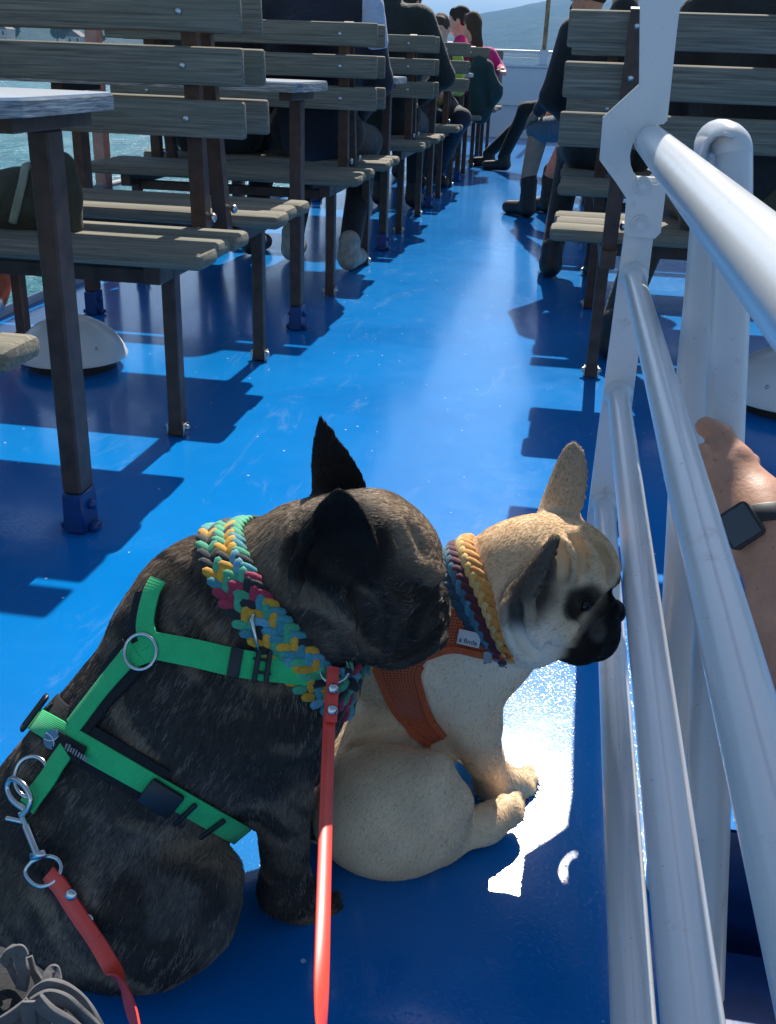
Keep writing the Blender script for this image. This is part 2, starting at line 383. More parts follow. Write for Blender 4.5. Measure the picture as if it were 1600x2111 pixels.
# starboard benches
RX0, RX1, RP0 = -.036, 1.62, 2.80
def mirror_half(sgn):
    return bench_half(sgn, RX0, RX1)
rf = mirror_half(+1); rn = mirror_half(-1); rn.location.y = 0
RL = {(0, 1): 'grey slatted bench seen from behind just beyond the white handrail post', (1, -1): 'grey slatted bench facing the stern behind the nearest starboard bench', (1, 1): 'grey slatted bench facing the bow, second from the white post on the starboard side',
    (2, -1): 'grey slatted bench facing the stern behind the booted passenger', (2, 1): 'grey slatted bench the booted passenger in shorts sits on', (3, -1): 'grey slatted bench facing the stern beyond the booted passenger on the starboard side', (3, 1): 'grey slatted bench facing the bow, fourth from the white post on the starboard side'}
for k in range(0, 4):
    for sgn, src in ((-1, rn), (1, rf)):
        if k == 0 and sgn < 0: continue
        o = src if (k, sgn) in ((0, 1), (1, -1)) else copy_tree(src, (0, 0, 0))
        tag(o, RL[(k, sgn)], 'bench', G2); o['yy'] = RP0+PER*k
for o in [x for x in bpy.data.objects if x.parent is None and 'yy' in x.keys()]: o.location = (0, o['yy'], 0); del o['yy']
# ---- tables
def table():
    root = empty('deck_table'); bm = bmesh.new()
    x0, x1, y0, y1, z0, z1 = -1.80, -.82, -.255, .160, .781, .809; c = .05
    pts = [(x0, y0), (x1-c*.4, y0), (x1, y0+c), (x1, y1-c*.6), (x1-c*.4, y1), (x0, y1)]
    extrude_poly(bm, pts, lambda p: Vector((p[0], p[1], z0)), (0, 0, 1), z1-z0-.004)
    top = fin('table_edge', bm, M['tableedge'], root)
    bm = bmesh.new(); s = .994
    cx, cy = (x0+x1)/2, (y0+y1)/2
    extrude_poly(bm, [((x-cx)*s+cx, (y-cy)*s+cy) for x, y in pts], lambda p: Vector((p[0], p[1], z1-.0035)), (0, 0, 1), .0045)
    fin('tabletop', bm, M['tabletop'], root)
    for x in (-.903, -1.66):
        bm = bmesh.new(); box(bm, (x-.008, -.030, .085), (x+.03, .030, .752), .004); lg = fin('leg', bm, M['brown'], root, 30)
        bm = bmesh.new(); box(bm, (x-.011, -.033, .001), (x+.033, .033, .0845), .004)
        for s_ in (-1, 1): screw(bm, (x+.011+s_*.024, 0, .055), (s_, 0, 0), .011, .011); box(bm, (x+.011+s_*.03-.008, -.016, .002), (x+.011+s_*.03+.008, .016, .016), .003)
        fin('leg_boot', bm, M['blueboot'], lg, 40)
        bm = bmesh.new(); box(bm, (x-.010, -.145, .7525), (x+.032, .145, .7805), .002); fin('bracket', bm, M['brown'], root, 30)
    return root
T0 = table(); TL = ['white topped deck table cut off by the left edge of the picture', 'white topped deck table between the first and second pairs of benches', 'white topped deck table between the second and third pairs of benches', 'white topped deck table between the third and fourth pairs of benches', 'white topped deck table below the boy, between the fourth and fifth pairs of benches', 'white topped deck table farthest along, before the last pair of benches']
for k in range(0, 6):
    o = T0 if k == 0 else copy_tree(T0, (0, 0, 0))
    o.location = (0, 1.752+PER*k, 0); tag(o, TL[k], 'table', 'white topped tables between the port benches')
# ---- bow bulwark with rail
bw = empty('bow_bulwark', (0, 14.4, 0), 'white steel bulwark closing the bow, with a round rail on top', 'bulwark')
bm = bmesh.new(); box(bm, (DL, 14.40, .0), (DR, 14.43, .86), .006); box(bm, (DL, 14.36, .855), (DR, 14.47, .885), .008); box(bm, (DL, 14.36, .40), (DR, 14.399, .415), .004)
fin('plate', bm, M['white'], bw, 30)
bm = bmesh.new(); tube(bm, [(DL, 14.42, 1.03), (DR, 14.42, 1.03)], .03); tube(bm, [(DL, 14.42, .98), (DR, 14.42, .98)], .012); fin('rail', bm, M['white'], bw, 60)
for x in (-1.8, .45, 1.4, 2.4): bm = bmesh.new(); box(bm, (x-.03, 14.40, .884), (x+.03, 14.44, 1.02), .004); fin('stanchion', bm, M['white'], bw, 30)
fl = empty('flag_pole', (-.46, 14.42, .885), 'rusty ochre pole standing on the white bow rail', 'pole')
bm = bmesh.new(); tube(bm, [(-.462, 14.40, 1.06), (-.455, 14.40, 2.9)], .028); fin('pole', bm, M['rust'], fl, 60)
bm = bmesh.new(); box(bm, (-.515, 14.365, .886), (-.405, 14.46, 1.065), .006); box(bm, (-.56, 14.365, .886), (-.36, 14.46, .90), .004); fin('pole_socket', bm, M['white'], fl, 30)
# ---- port side rail: low coaming, salmon posts, white tubes
pr = empty('port_guard_rail', (-1.9, 4, 0), 'guard rail along the port deck edge with salmon posts and white tubes', 'guard rail')
for y in (.6, 2.35, 4.22, 6.1, 8.0, 9.9, 11.8, 13.7):
    bm = bmesh.new(); box(bm, (-1.93, y-.03, .0), (-1.88, y+.03, 1.02), .004); box(bm, (-1.93, y-.05, .0), (-1.85, y+.05, .012), .002); ps = fin('post', bm, M['salmon'], pr, 30)
    bm = bmesh.new(); screw(bm, (-1.862, y+.03, .016), (0, 0, 1), .014, .012); screw(bm, (-1.862, y-.03, .016), (0, 0, 1), .014, .012); fin('post_bolt', bm, M['bolt'], ps, 60)
bm = bmesh.new()
for z, r in ((1.04, .025), (.70, .014), (.36, .014)): tube(bm, [(-1.905, -1, z), (-1.905, 14.4, z)], r)
fin('tube_rail', bm, M['white'], pr, 60)
bm = bmesh.new(); box(bm, (-1.945, -1, -.06), (-1.931, 14.4, .03), .003); fin('toe_plate', bm, M['white'], pr, 30)
sr = empty('starboard_guard_rail', (3.1, 4, 0), 'white guard rail along the starboard deck edge behind the benches', 'guard rail')
bm = bmesh.new()
for y in np.arange(-2, 14.4, 1.9): box(bm, (3.1, y-.03, 0), (3.15, y+.03, 1.02), .004)
for z, r in ((1.04, .025), (.70, .014), (.36, .014)): tube(bm, [(3.125, -3, z), (3.125, 14.4, z)], r)
fin('tube_rail', bm, M['white'], sr, 60)
# ---- mushroom vents
def dome(c, r, label, lift=.03):
    root = empty('mushroom_vent', (c[0], c[1], 0), label, 'deck vent', 'white mushroom vents on the deck'); bm = bmesh.new()
    prof = [(.0, .175), (.2*r, .172), (.42*r, .158), (.62*r, .132), (.8*r, .095), (.93*r, .05), (r, .014), (r*.995, .004), (r*.94, .0)]
    lathe(bm, [(a, b*r/.17*.72+lift) for a, b in prof], (c[0], c[1], 0)); fin('cap', bm, MVENT, root, 50)
    bm = bmesh.new(); lathe(bm, [(r*.78, .001), (r*.80, lift), (r*.5, lift+.01)], (c[0], c[1], 0)); fin('base_ring', bm, M['seal'], root, 50)
    for a in (-2.2, -.6, 1.1, 2.6):
        bm = bmesh.new(); rr = r*.88; screw(bm, (c[0]+rr*math.cos(a), c[1]+rr*math.sin(a), lift+.073*r/.17*.72), (math.cos(a), math.sin(a), 1), .006, .004); fin('screw', bm, M['bolt'], root, 60)
MVENT = mat_white('vent_white', (.72, .72, .70), .2, .4)
dome((-1.425, 2.84), .165, 'white domed vent half hidden behind the leg of the nearest table')
dome((.70, 3.02), .20, 'white domed vent at the right frame edge behind the white hoop')
# ---- aisle handrail: bolted post, bracket and four tubes running towards the stern
HXR, HYP = .125, 1.80
hr = empty('aisle_handrail', (HXR, HYP, 0), 'white tube railing with four bars running towards us from a bolted post', 'handrail')
bm = bmesh.new()
def hp(p): return Vector((p[0], HYP, p[1]))
lo = [tuple(at(u, v, HYP)[[0, 2]]) for u, v in ((1292, 470), (1372, 480), (1345, 620), (1312, 800))]
x0b, x1b = .098, .152
poly = [(x0b, 0.0), (x1b, 0.0), (x1b, .25), (x1b-.004, .72), (x0b+.004, .72), (x0b, .25)]
extrude_poly(bm, poly, hp, (0, 1, 0), .02); fin('post', bm, M['white'], hr, 30)
bm = bmesh.new()
out = [(1324, -400), (1405, -400), (1404, 0), (1396, 60), (1376, 248), (1368, 256), (1350, 258)]
cc = Vector(at(1352, 318, HYP)[[0, 2]].tolist()); rr = .041
arc = [(cc[0]+rr*1.0*math.cos(a), cc[1]+rr*1.12*math.sin(a)) for a in np.linspace(R(95), R(290), 12)]
out2 = [(1374, 345), (1372, 400), (1362, 480), (1350, 492), (1292, 486), (1288, 478), (1291, 408), (1270, 376), (1236, 330), (1243, 242), (1318, 173)]
def pxz(p): return tuple(float(x) for x in at(p[0], p[1], HYP-.012)[[0, 2]])
poly = [pxz(p) for p in out]+arc+[pxz(p) for p in out2]
extrude_poly(bm, poly, lambda p: Vector((p[0], HYP-.0125, p[1])), (0, 1, 0), .012)

br = fin('bracket_plate', bm, M['white'], hr)
bm = bmesh.new()
for u, v in ((1325, 383), (1319, 462)):
    bm = bmesh.new(); c = at(u, v, HYP-.012)
    for r_, y0, y1 in ((.0155, .0, .003), (.0105, .003, .010), (.006, .010, .014)):
        g = bmesh.ops.create_cone(bm, cap_ends=True, segments=6 if r_ == .0105 else 24, radius1=r_, radius2=r_*.93, depth=y1-y0)['verts']
        for q in g: q.co = Vector((q.co.x, -q.co.z, q.co.y))+Vector((c[0], HYP-.0125-(y0+y1)/2, c[2]))
    fin('bracket_bolt', bm, M['white'], br, 30)
RZ = [.775, .560, .352, .140]
for i, z in enumerate(RZ):
    bm = bmesh.new(); r_ = (.0255, .0178, .0192, .0195)[i]
    P_ = [(HXR, HYP+(.02 if i == 0 else -.002), z), (HXR, HYP-.3, z), (HXR, .9, z), (HXR, .3, z), (HXR, -.8, z)]
    tube(bm, P_, r_, 28)
    if i: tube(bm, [(HXR, HYP-.0005, z), (HXR, HYP-.006, z), (HXR, HYP-.014, z)], [r_+.007, r_+.004, r_], 28, caps=False)
    fin('tube_bar', bm, M['white'], hr, 60)
bm = bmesh.new(); extrude_poly(bm, [(x0b, 0.0), (x1b, 0.0), (x1b, .76), (x0b, .76)], lambda p: Vector((p[0], -.82, p[1])), (0, 1, 0), .02); fin('post', bm, M['white'], hr, 30)
# ---- stair hatch, steps and stair hoop
sh = empty('stair_well', (.57, .3, 0), 'companionway stair dropping through the deck beside the handrail', 'stair')
bm = bmesh.new(); box(bm, (HX0-.02, HY1-.001, -2.2), (HX1+.02, HY1+.02, -.004)); box(bm, (HX0-.022, HY0, -2.2), (HX0-.001, HY1, -.004)); box(bm, (HX1+.001, HY0, -2.2), (HX1+.022, HY1, -.004)); box(bm, (HX0, HY0-.02, -2.2), (HX1, HY0, -.004))
fin('well_side', bm, M['blueboot'], sh)
MOL = plain('olive_step_paint', (.10, .085, .012), .5, .4, 30)
for i in range(7):
    bm = bmesh.new(); y1 = HY1-.05-.16*i; z = -.15-.21*i
    box(bm, (HX0+.01, y1-.23, z-.03), (HX1-.01, y1, z), .005); sp = fin('step', bm, M['blueboot'], sh, 30)
    bm = bmesh.new(); box(bm, (HX0+.02, y1-.232, z-.025), (HX1-.02, y1-.2305, z-.002)); box(bm, (HX0+.02, y1-.226, z+.001), (HX1-.02, y1-.14, z+.004)); fin('nosing', bm, M['white'] if i % 2 == 0 else MOL, sp, 30)
bm = bmesh.new(); box(bm, (HX0+.02, -.6, -2.25), (HX1-.02, HY1, -2.2)); fin('well_floor', bm, MOL, sh)
hp_ = empty('stair_hoop', tuple(at(1490, 900, 1.2)), 'white bent handrail hoop at the head of the stair, gripped by a hand', 'handrail')
bm = bmesh.new()
A = [at(1513, 332, 1.50), at(1512, 420, 1.45), at(1507, 600, 1.36), at(1492, 890, 1.22), at(1475, 1300, 1.06), at(1452, 1850, .90), at(1445, 2050, .86)]
B = [at(1467, 345, 1.60), at(1462, 420, 1.57), at(1448, 600, 1.50), at(1425, 860, 1.38), at(1411, 1150, 1.22), at(1396, 1450, 1.10), at(1370, 1900, .96)]
topc = [at(1513, 332, 1.50), at(1512, 305, 1.505), at(1500, 290, 1.52), at(1482, 284, 1.56), at(1470, 292, 1.585), at(1466, 318, 1.6)]
allp = list(reversed(A))[:-1]+topc+B[1:]
tube(bm, catmull(allp, 6), .0245, 20); fin('hoop_tube', bm, M['white'], hp_, 70)
bm = bmesh.new(); a = at(1452, 290, 1.5); n = 9
pts = [at(1437+i*1.0, 350, 1.47) for i in (0, 26)]
ring = []
prof = [(1438, 352), (1440, 318), (1450, 292), (1468, 276), (1490, 271), (1512, 279)]
for (u, v) in prof:
    c = Vector(at(u, v, 1.475)); ring.append((bm.verts.new(c), bm.verts.new(c+Vector((.017, .05, -.004)))))
for q, s in zip(ring, ring[1:]): bm.faces.new((q[0], s[0], s[1], q[1]))
o = fin('hoop_cap', bm, M['white'], hp_, 60); md = o.modifiers.new('t', 'SOLIDIFY'); md.thickness = .004
# ---- lifebuoy on the port side
def mat_buoy():
    t = NT('lifebuoy_paint'); c = t.ramp(t.noise(t.coord(), 30, 4), [(.3, (.55, .09, .03)), (.7, (.72, .16, .06))]); return t.set(Base_Color=c, Roughness=.5)
# ================================================================ implicit bodies, fur
def unit(v): v = np.asarray(v, float); return v/np.linalg.norm(v)
def axes_from(y, zhint):
    y = unit(y); z = np.asarray(zhint, float); z = unit(z-y*np.dot(z, y)); x = np.cross(y, z); return np.stack([x, y, z])
def smin(a, b, k):
    h = np.maximum(k-np.abs(a-b), 0)/k; return np.minimum(a, b)-h*h*k*.25
def prim_d(p, X):
    t = p['t']
    if t == 'c':
        a, b = p['a'], p['b']; ab = b-a; L = max(ab@ab, 1e-12); s = np.clip(((X-a)@ab)/L, 0, 1)
        return np.linalg.norm(X-a-s[..., None]*ab, axis=-1)-(p['ra']+(p['rb']-p['ra'])*s)
    if t == 'e':
        Y = (X-p['c'])@p['A'].T; r = p['r']; k0 = np.linalg.norm(Y/r, axis=-1); k1 = np.linalg.norm(Y/(r*r), axis=-1)+1e-9
        return k0*(k0-1)/k1
    if t == 'ear':
        Y = (X-p['c'])@p['A'].T; x, y, z = Y[..., 0], Y[..., 1], Y[..., 2]; h = p['h']; u = np.clip(y/h, -.35, 1.2)
        wl = p['w']*np.where(u > 0, np.maximum(1-np.abs(u)**p['pw'], 0)**p.get('ex', .55), 1)
        mid = p.get('bend', 0)*u*u; xx = x-mid
        cup = p['cup']*(xx/p['w'])**2-p['cup']*.9*(1-np.clip(u, 0, 1))+p.get('lean', 0)*u*u
        dz = np.abs(z-cup)-p['th']*(1-.45*np.clip(u, 0, 1)); d2 = np.maximum((np.abs(xx)-wl)*.8, np.maximum(y-h, -y-p['w']*.5))
        return np.maximum(dz, d2)*.9+.0
def bounds(p):
    if p['t'] == 'c': return np.minimum(p['a']-p['ra'], p['b']-p['rb']), np.maximum(p['a']+p['ra'], p['b']+p['rb'])
    if p['t'] == 'e': r = p['r'].max(); return p['c']-r, p['c']+r
    if p['t'] == 'ear': r = p['h']*1.25+p['w']; return p['c']-r, p['c']+r
def C(a, b, ra, rb, k=.02, sub=False): return dict(t='c', a=np.asarray(a, float), b=np.asarray(b, float), ra=ra, rb=rb, k=k, sub=sub)
def S(c, r, k=.02, sub=False): return C(c, np.asarray(c, float)+1e-5, r, r, k, sub)
def E(c, r, A=None, k=.02, sub=False): return dict(t='e', c=np.asarray(c, float), r=np.asarray(r, float), A=np.eye(3) if A is None else A, k=k, sub=sub)
def EAR(base, tip, nrm, w, th, cup, pw=1.7, k=.008, **kw):
    base = np.asarray(base, float); tip = np.asarray(tip, float)
    return dict(t='ear', c=base, A=axes_from(tip-base, nrm), h=np.linalg.norm(tip-base), w=w, th=th, cup=cup, pw=pw, k=k, sub=False, **kw)
def sdf_mesh(prims, h, iters=1):
    lo = np.min([bounds(p)[0] for p in prims if not p['sub']], 0)-4*h; hi = np.max([bounds(p)[1] for p in prims if not p['sub']], 0)+4*h
    n = np.ceil((hi-lo)/h).astype(int)+1
    D = np.full(n, 1., np.float32)
    ax = [lo[i]+h*np.arange(n[i]) for i in range(3)]
    for p in prims:
        b0, b1 = bounds(p); m = p['k']*1.3+3*h
        i0 = np.clip(np.floor((b0-m-lo)/h).astype(int), 0, n-1); i1 = np.clip(np.ceil((b1+m-lo)/h).astype(int)+1, 1, n)
        if (i1 <= i0).any(): continue
        X = np.stack(np.meshgrid(*[ax[i][i0[i]:i1[i]] for i in range(3)], indexing='ij'), -1)
        d = prim_d(p, X); sl = tuple(slice(i0[i], i1[i]) for i in range(3))
        D[sl] = -smin(-D[sl], d, p['k']) if p['sub'] else smin(D[sl], d, p['k'])
    # surface nets
    ins = D < 0
    c = [ins[x:n[0]-1+x, y:n[1]-1+y, z:n[2]-1+z] for x in (0, 1) for y in (0, 1) for z in (0, 1)]
    cnt = sum(q.astype(np.int8) for q in c); act = (cnt > 0) & (cnt < 8)
    ci = np.argwhere(act); ids = np.full(act.shape, -1, np.int64); ids[act] = np.arange(len(ci))
    acc = np.zeros((len(ci), 3)); num = np.zeros(len(ci))
    offs = [(x, y, z) for x in (0, 1) for y in (0, 1) for z in (0, 1)]
    for a in range(8):
        for b in range(a+1, 8):
            da = np.array(offs[a]); db = np.array(offs[b])
            if np.abs(da-db).sum() != 1: continue
            va = D[tuple((ci+da).T)]; vb = D[tuple((ci+db).T)]; cr = (va < 0) != (vb < 0)
            t = np.where(cr, va/np.where(cr, va-vb, 1), 0)
            acc += np.where(cr[:, None], ci+da+t[:, None]*(db-da), 0); num += cr
    V = lo+h*acc/num[:, None]; F = []
    for axis in range(3):
        e1, e2 = [(1, 2), (2, 0), (0, 1)][axis]
        s0 = [slice(1, -1)]*3; s0[axis] = slice(0, -1); s1 = list(s0); s1[axis] = slice(1, None)
        A = ins[tuple(s0)]; B = ins[tuple(s1)]
        off = np.ones(3, int); off[axis] = 0
        for val in (True, False):
            g = np.argwhere((A != B) & (A == val))+off
            if not len(g): continue
            d1 = np.zeros(3, int); d1[e1] = 1; d2 = np.zeros(3, int); d2[e2] = 1
            q = [ids[tuple((g-d1-d2).T)], ids[tuple((g-d2).T)], ids[tuple(g.T)], ids[tuple((g-d1).T)]]
            if not val: q = q[::-1]
            F.append(np.stack(q, 1))
    F = np.concatenate(F); F = F[(F >= 0).all(1)]
    for _ in range(iters):           # one relaxing pass
        s = np.zeros_like(V); k = np.zeros(len(V))
        for a in range(4):
            b = (a+1) % 4; np.add.at(s, F[:, a], V[F[:, b]]); np.add.at(k, F[:, a], 1); np.add.at(s, F[:, b], V[F[:, a]]); np.add.at(k, F[:, b], 1)
        V = V*.5+.5*s/np.maximum(k, 1)[:, None]
    return V, F
def body_mesh(name, prims, h, mat, parent=None, colfn=None, iters=1):
    V, F = sdf_mesh(prims, h, iters)
    o = npmesh(name, V, F, mat, parent)
    if colfn is not None:
        a = o.data.color_attributes.new('col', 'FLOAT_COLOR', 'POINT'); c = np.ones((len(V), 4), np.float32); c[:, :3] = colfn(V); a.data.foreach_set('color', c.ravel())
    return o, V, F
def tri_of(F): return np.concatenate([F[:, [0, 1, 2]], F[:, [0, 2, 3]]])
def bvh_of(V, F): return BVHTree.FromPolygons([Vector(v) for v in V], [tuple(map(int, f)) for f in F])
class Noise3:
    def __init__(s, seed, n=24): r = np.random.default_rng(seed); s.g = r.random((n, n, n)); s.n = n
    def __call__(s, P):
        P = np.asarray(P); i = np.floor(P).astype(int); f = P-i; f = f*f*(3-2*f); n = s.n; r = 0
        for a in (0, 1):
            for b in (0, 1):
                for c in (0, 1):
                    w = (f[..., 0] if a else 1-f[..., 0])*(f[..., 1] if b else 1-f[..., 1])*(f[..., 2] if c else 1-f[..., 2])
                    r = r+w*s.g[(i[..., 0]+a) % n, (i[..., 1]+b) % n, (i[..., 2]+c) % n]
        return r
def fur(name, V, F, parent, n, length, flow, colfn, mat, seed=1, lift=.35, rad=.00022, keep=None, mess=1.):
    r = np.random.default_rng(seed); T = tri_of(F); a, b, c = V[T[:, 0]], V[T[:, 1]], V[T[:, 2]]
    N = np.cross(b-a, c-a); A = np.linalg.norm(N, axis=1); N = N/np.maximum(A, 1e-12)[:, None]
    VN = np.zeros_like(V)
    for k in range(3): np.add.at(VN, T[:, k], N*A[:, None])
    VN /= np.maximum(np.linalg.norm(VN, axis=1), 1e-12)[:, None]
    t = r.choice(len(T), n, p=A/A.sum()); u = r.random(n); v = r.random(n); sw = u+v > 1; u[sw] = 1-u[sw]; v[sw] = 1-v[sw]
    w0 = (1-u-v)[:, None]; P = a[t]*w0+b[t]*u[:, None]+c[t]*v[:, None]
    Nn = VN[T[t, 0]]*w0+VN[T[t, 1]]*u[:, None]+VN[T[t, 2]]*v[:, None]; Nn /= np.linalg.norm(Nn, axis=1)[:, None]
    if keep is not None: m = keep(P, Nn); P, Nn = P[m], Nn[m]
    n = len(P); fl = flow(P); fl = fl-Nn*(fl*Nn).sum(1)[:, None]; fl /= np.maximum(np.linalg.norm(fl, axis=1), 1e-9)[:, None]
    cl = Noise3(seed+50); q = P*60; swirl = np.stack([cl(q), cl(q+7.3), cl(q+13.1)], 1)-.5
    rnd = (r.normal(size=(n, 3))*.16+swirl*.45)*mess; d = fl+rnd; d -= Nn*(d*Nn).sum(1)[:, None]; d /= np.maximum(np.linalg.norm(d, axis=1), 1e-9)[:, None]
    lf = lift*(1+.5*r.normal(size=n))[:, None]; L = (length(P)*(.65+.6*r.random(n)))[:, None]
    p0 = P-Nn*.0006; p1 = P+(d*.30+Nn*lf*.42)*L; p2 = P+(d*.66+Nn*lf*.66)*L; p3 = P+(d*1.0+Nn*lf*.70)*L
    pts = np.stack([p0, p1, p2, p3], 1).reshape(-1, 3).astype(np.float32)
    cu = bpy.data.hair_curves.new(name); cu.add_curves([4]*n)
    cu.points.foreach_set('position', pts.ravel())
    ra = np.tile(np.array([1, .9, .6, .12], np.float32)*rad, n)
    at_ = cu.attributes.get('radius') or cu.attributes.new('radius', 'FLOAT', 'POINT'); at_.data.foreach_set('value', ra)
    ca = cu.attributes.new('col', 'FLOAT_COLOR', 'CURVE'); cc = np.ones((n, 4), np.float32); cc[:, :3] = np.clip(colfn(P, r), 0, 1); ca.data.foreach_set('color', cc.ravel())
    return link(name, cu, mat, parent)
def mat_attr(name, rough=.6, spec=.3, sheen=0, aniso=0):
    t = NT(name); a = t.n('Attribute', attribute_name='col')
    return t.set(Base_Color=a.outputs['Color'], Roughness=rough, Specular_IOR_Level=spec, Sheen_Weight=sheen)
def mat_hair(rg=.45, sp=.28):
    t = NT('fur_strands'); a = t.n('Attribute', attribute_name='col'); t.set(Base_Color=a.outputs['Color'], Roughness=rg, Specular_IOR_Level=sp)
    tr = t.n('BsdfTranslucent'); t.l(a.outputs['Color'], tr.inputs[0]); mx = t.n('MixShader'); mx.inputs[0].default_value = .3; t.l(t.b.outputs[0], mx.inputs[1]); t.l(tr.outputs[0], mx.inputs[2])
    t.l(mx.outputs[0], t.t.nodes['Material Output'].inputs[0]); return t.m
M['hair'] = mat_hair(); M['hair_dark'] = mat_hair(.30, .5); M['hide'] = mat_attr('dog_hide', .8, .15)
def sstep(a, b, x): t = np.clip((x-a)/(b-a), 0, 1); return t*t*(3-2*t)
def flow_from(prims):
    "hair direction: follows the axis of the nearest limb or body part"
    segs = [(p['a'], p['b'], p['fl'], max(p['ra'], p['rb'])) for p in prims if 'fl' in p and p['t'] == 'c']+[(p['c'], p['c'], p['fl'], p['r'].max()) for p in prims if 'fl' in p and p['t'] == 'e']+[(p['c'], p['c']+p['A'][1]*p['h'], p['fl'], p['w']) for p in prims if 'fl' in p and p['t'] == 'ear']
    def f(P):
        out = np.zeros_like(P)
        for a, b, fl, r in segs:
            ab = b-a; L = max(ab@ab, 1e-9); s = np.clip(((P-a)@ab)/L, 0, 1); d = np.linalg.norm(P-a-s[:, None]*ab, axis=1)/r
            out += np.exp(-(d*1.6)**2*2)[:, None]*unit(fl)
        return out+1e-6
    return f
def FL(p, fl): p['fl'] = np.asarray(fl, float); return p
# ================================================================ the two dogs
Q = at
def RP(p, r): return px(p)*r
def SP(u, v, y, r, k=.02, sub=False): c = Q(u, v, y); return S(c, RP(c, r), k, sub)
def CC(a, b, k=.02, sub=False):
    pa, pb = Q(*a[:3]), Q(*b[:3]); return C(pa, pb, RP(pa, a[3]), RP(pb, b[3]), k, sub)
IR, IU, IN = rgt, upv, -fwd                     # photo-right, photo-up, towards us
BK = unit(Q(60, 1800, .79)-Q(430, 1290, .89))   # from withers to rump
DN = np.array([0, 0, -1.])
def carve(prims, folds, h=.006):
    "press skin folds into the surface along lines lying on it"
    V, F = sdf_mesh(prims, h, 1); b = bvh_of(V, F); out = []; pads = []
    for uv, r in folds:
        P, N = [], []
        for u, v in np.array(catmull([np.array(p, float) for p in uv], 4)):
            p, n = hit(b, u, v)
            if p is not None: P.append(p); N.append(n)
        for (p, n), (q, m) in zip(zip(P, N), zip(P[1:], N[1:])):
            if np.linalg.norm(p-q) < .04:
                if r >= .005:                              # loose skin rolls up on both sides of a fold
                    for sd in (-1, 1): o1 = unit(np.cross(n, q-p))*sd*r*1.75-n*r*.50; pads.append(C(p+o1, q+o1, r*1.15, r*1.15, .010))
                out.append(C(p+n*r*.35, q+m*r*.35, r, r, .007, True))
    return prims+pads+out
def hit(bvh, u, v):
    for rr in (0, 4, 8, 14, 22, 32, 46, 64):
        for k in range(1 if rr == 0 else 12):
            d = ray(u+rr*math.cos(k*.5236), v+rr*math.sin(k*.5236)); h = bvh.ray_cast(Vector(CAMP), Vector(unit(d)))
            if h[0] is not None: return np.array(h[0]), np.array(h[1])
    return None, None
# ---------- dark brindle dog
def dark_dog():
    pv, ch = Q(105, 1785, .80), Q(428, 1446, .872)
    pr = [FL(C(pv, ch, RP(pv, 208), RP(ch, 240), .03), BK+.25*DN),
        FL(CC((420, 1295, .89, 138), (425, 1240, .885, 118), .05), BK),
        FL(CC((450, 1300, .89, 160), (640, 1168, .915, 138), .05), BK*1.0+.2*DN),
        CC((660, 1290, .90, 92), (600, 1390, .89, 100), .05),
        FL(SP(580, 1440, .87, 108, .05), DN-.2*np.array([1, 0, 0])),
        FL(CC((545, 1490, .835, 112), (580, 1650, .832, 62), .03), DN),
        FL(CC((582, 1650, .832, 58), (590, 1830, .845, 46), .012), DN),
        CC((588, 1835, .848, 46), (640, 1884, .861, 38), .03)]
    for du, dv, yy in ((690, 1858, .885), (700, 1880, .872), (694, 1900, .860), (668, 1912, .850)): pr.append(CC((645, 1886, .862, 26), (du, dv, yy, 19), .005))
    # far fore leg
    a = Q(575, 1640, .95); b = np.array([-.245, .955, .05]); c = np.array([-.20, .975, .018])
    pr += [FL(C(a, b, .034, .022, .03), DN), C(b, c, .022, .019, .02)]
    # haunches
    hq = Q(262, 1852, .748); A = np.stack([unit(IR), unit(IU), unit(IN)])
    pr += [FL(E(hq, (RP(hq, 236), RP(hq, 186), .078), A, .014), BK+.7*DN), FL(E(hq+np.array([-.03, .15, .0]), (.10, .085, .07), A, .03), DN), C(hq+np.array([.0, .16, .02]), (-.255, .945, .135), .06, .045, .03),
        CC((300, 1905, .735, 90), (435, 1805, .755, 60), .02), C(Q(330, 1985, .715), Q(430, 1920, .735), .022, .02, .012)]
    pr += [SP(462, 1800, .765, 30, .012)]
    # head
    sk = Q(758, 1152, .925)
    pr += [FL(E(sk, (RP(sk, 138), RP(sk, 145), .078), A, .03), -IR*1.0-.1*IU), FL(SP(838, 1150, .925, 60, .03), -IR), SP(862, 1180, .90, 34, .02), SP(872, 1176, .955, 30, .02),
        FL(CC((722, 1268, .885, 96), (785, 1278, .895, 80), .03), -IR-.25*IU), FL(SP(720, 1272, .955, 98, .03), -IR),
        SP(858, 1255, .93, 62, .016), SP(880, 1262, .93, 44, .012), SP(830, 1318, .893, 56, .014), SP(868, 1300, .905, 50, .012), SP(840, 1312, .955, 58, .014), SP(884, 1284, .94, 40, .012), SP(903, 1226, .935, 19, .010),
        SP(796, 1318, .900, 48, .02), C(Q(868, 1158, .885), Q(884, 1182, .90), .008, .007, .010)]
    # ears
    b, t = Q(700, 1020, .975), Q(660, 856, .985)
    pr.append(FL(EAR(b, t, IN*.8+IR*.55-.1*IU, RP(b, 62), .0062, .018, 1.35, .010, ex=.85, bend=.0), unit(t-b)))
    b, t = Q(688, 1175, .862), Q(700, 1006, .842)
    pr.append(FL(EAR(b, t, IN*.95+IR*.25, RP(b, 90), .0062, .026, 1.9, .012, ex=.7), unit(t-b)))
    return pr
DF = []
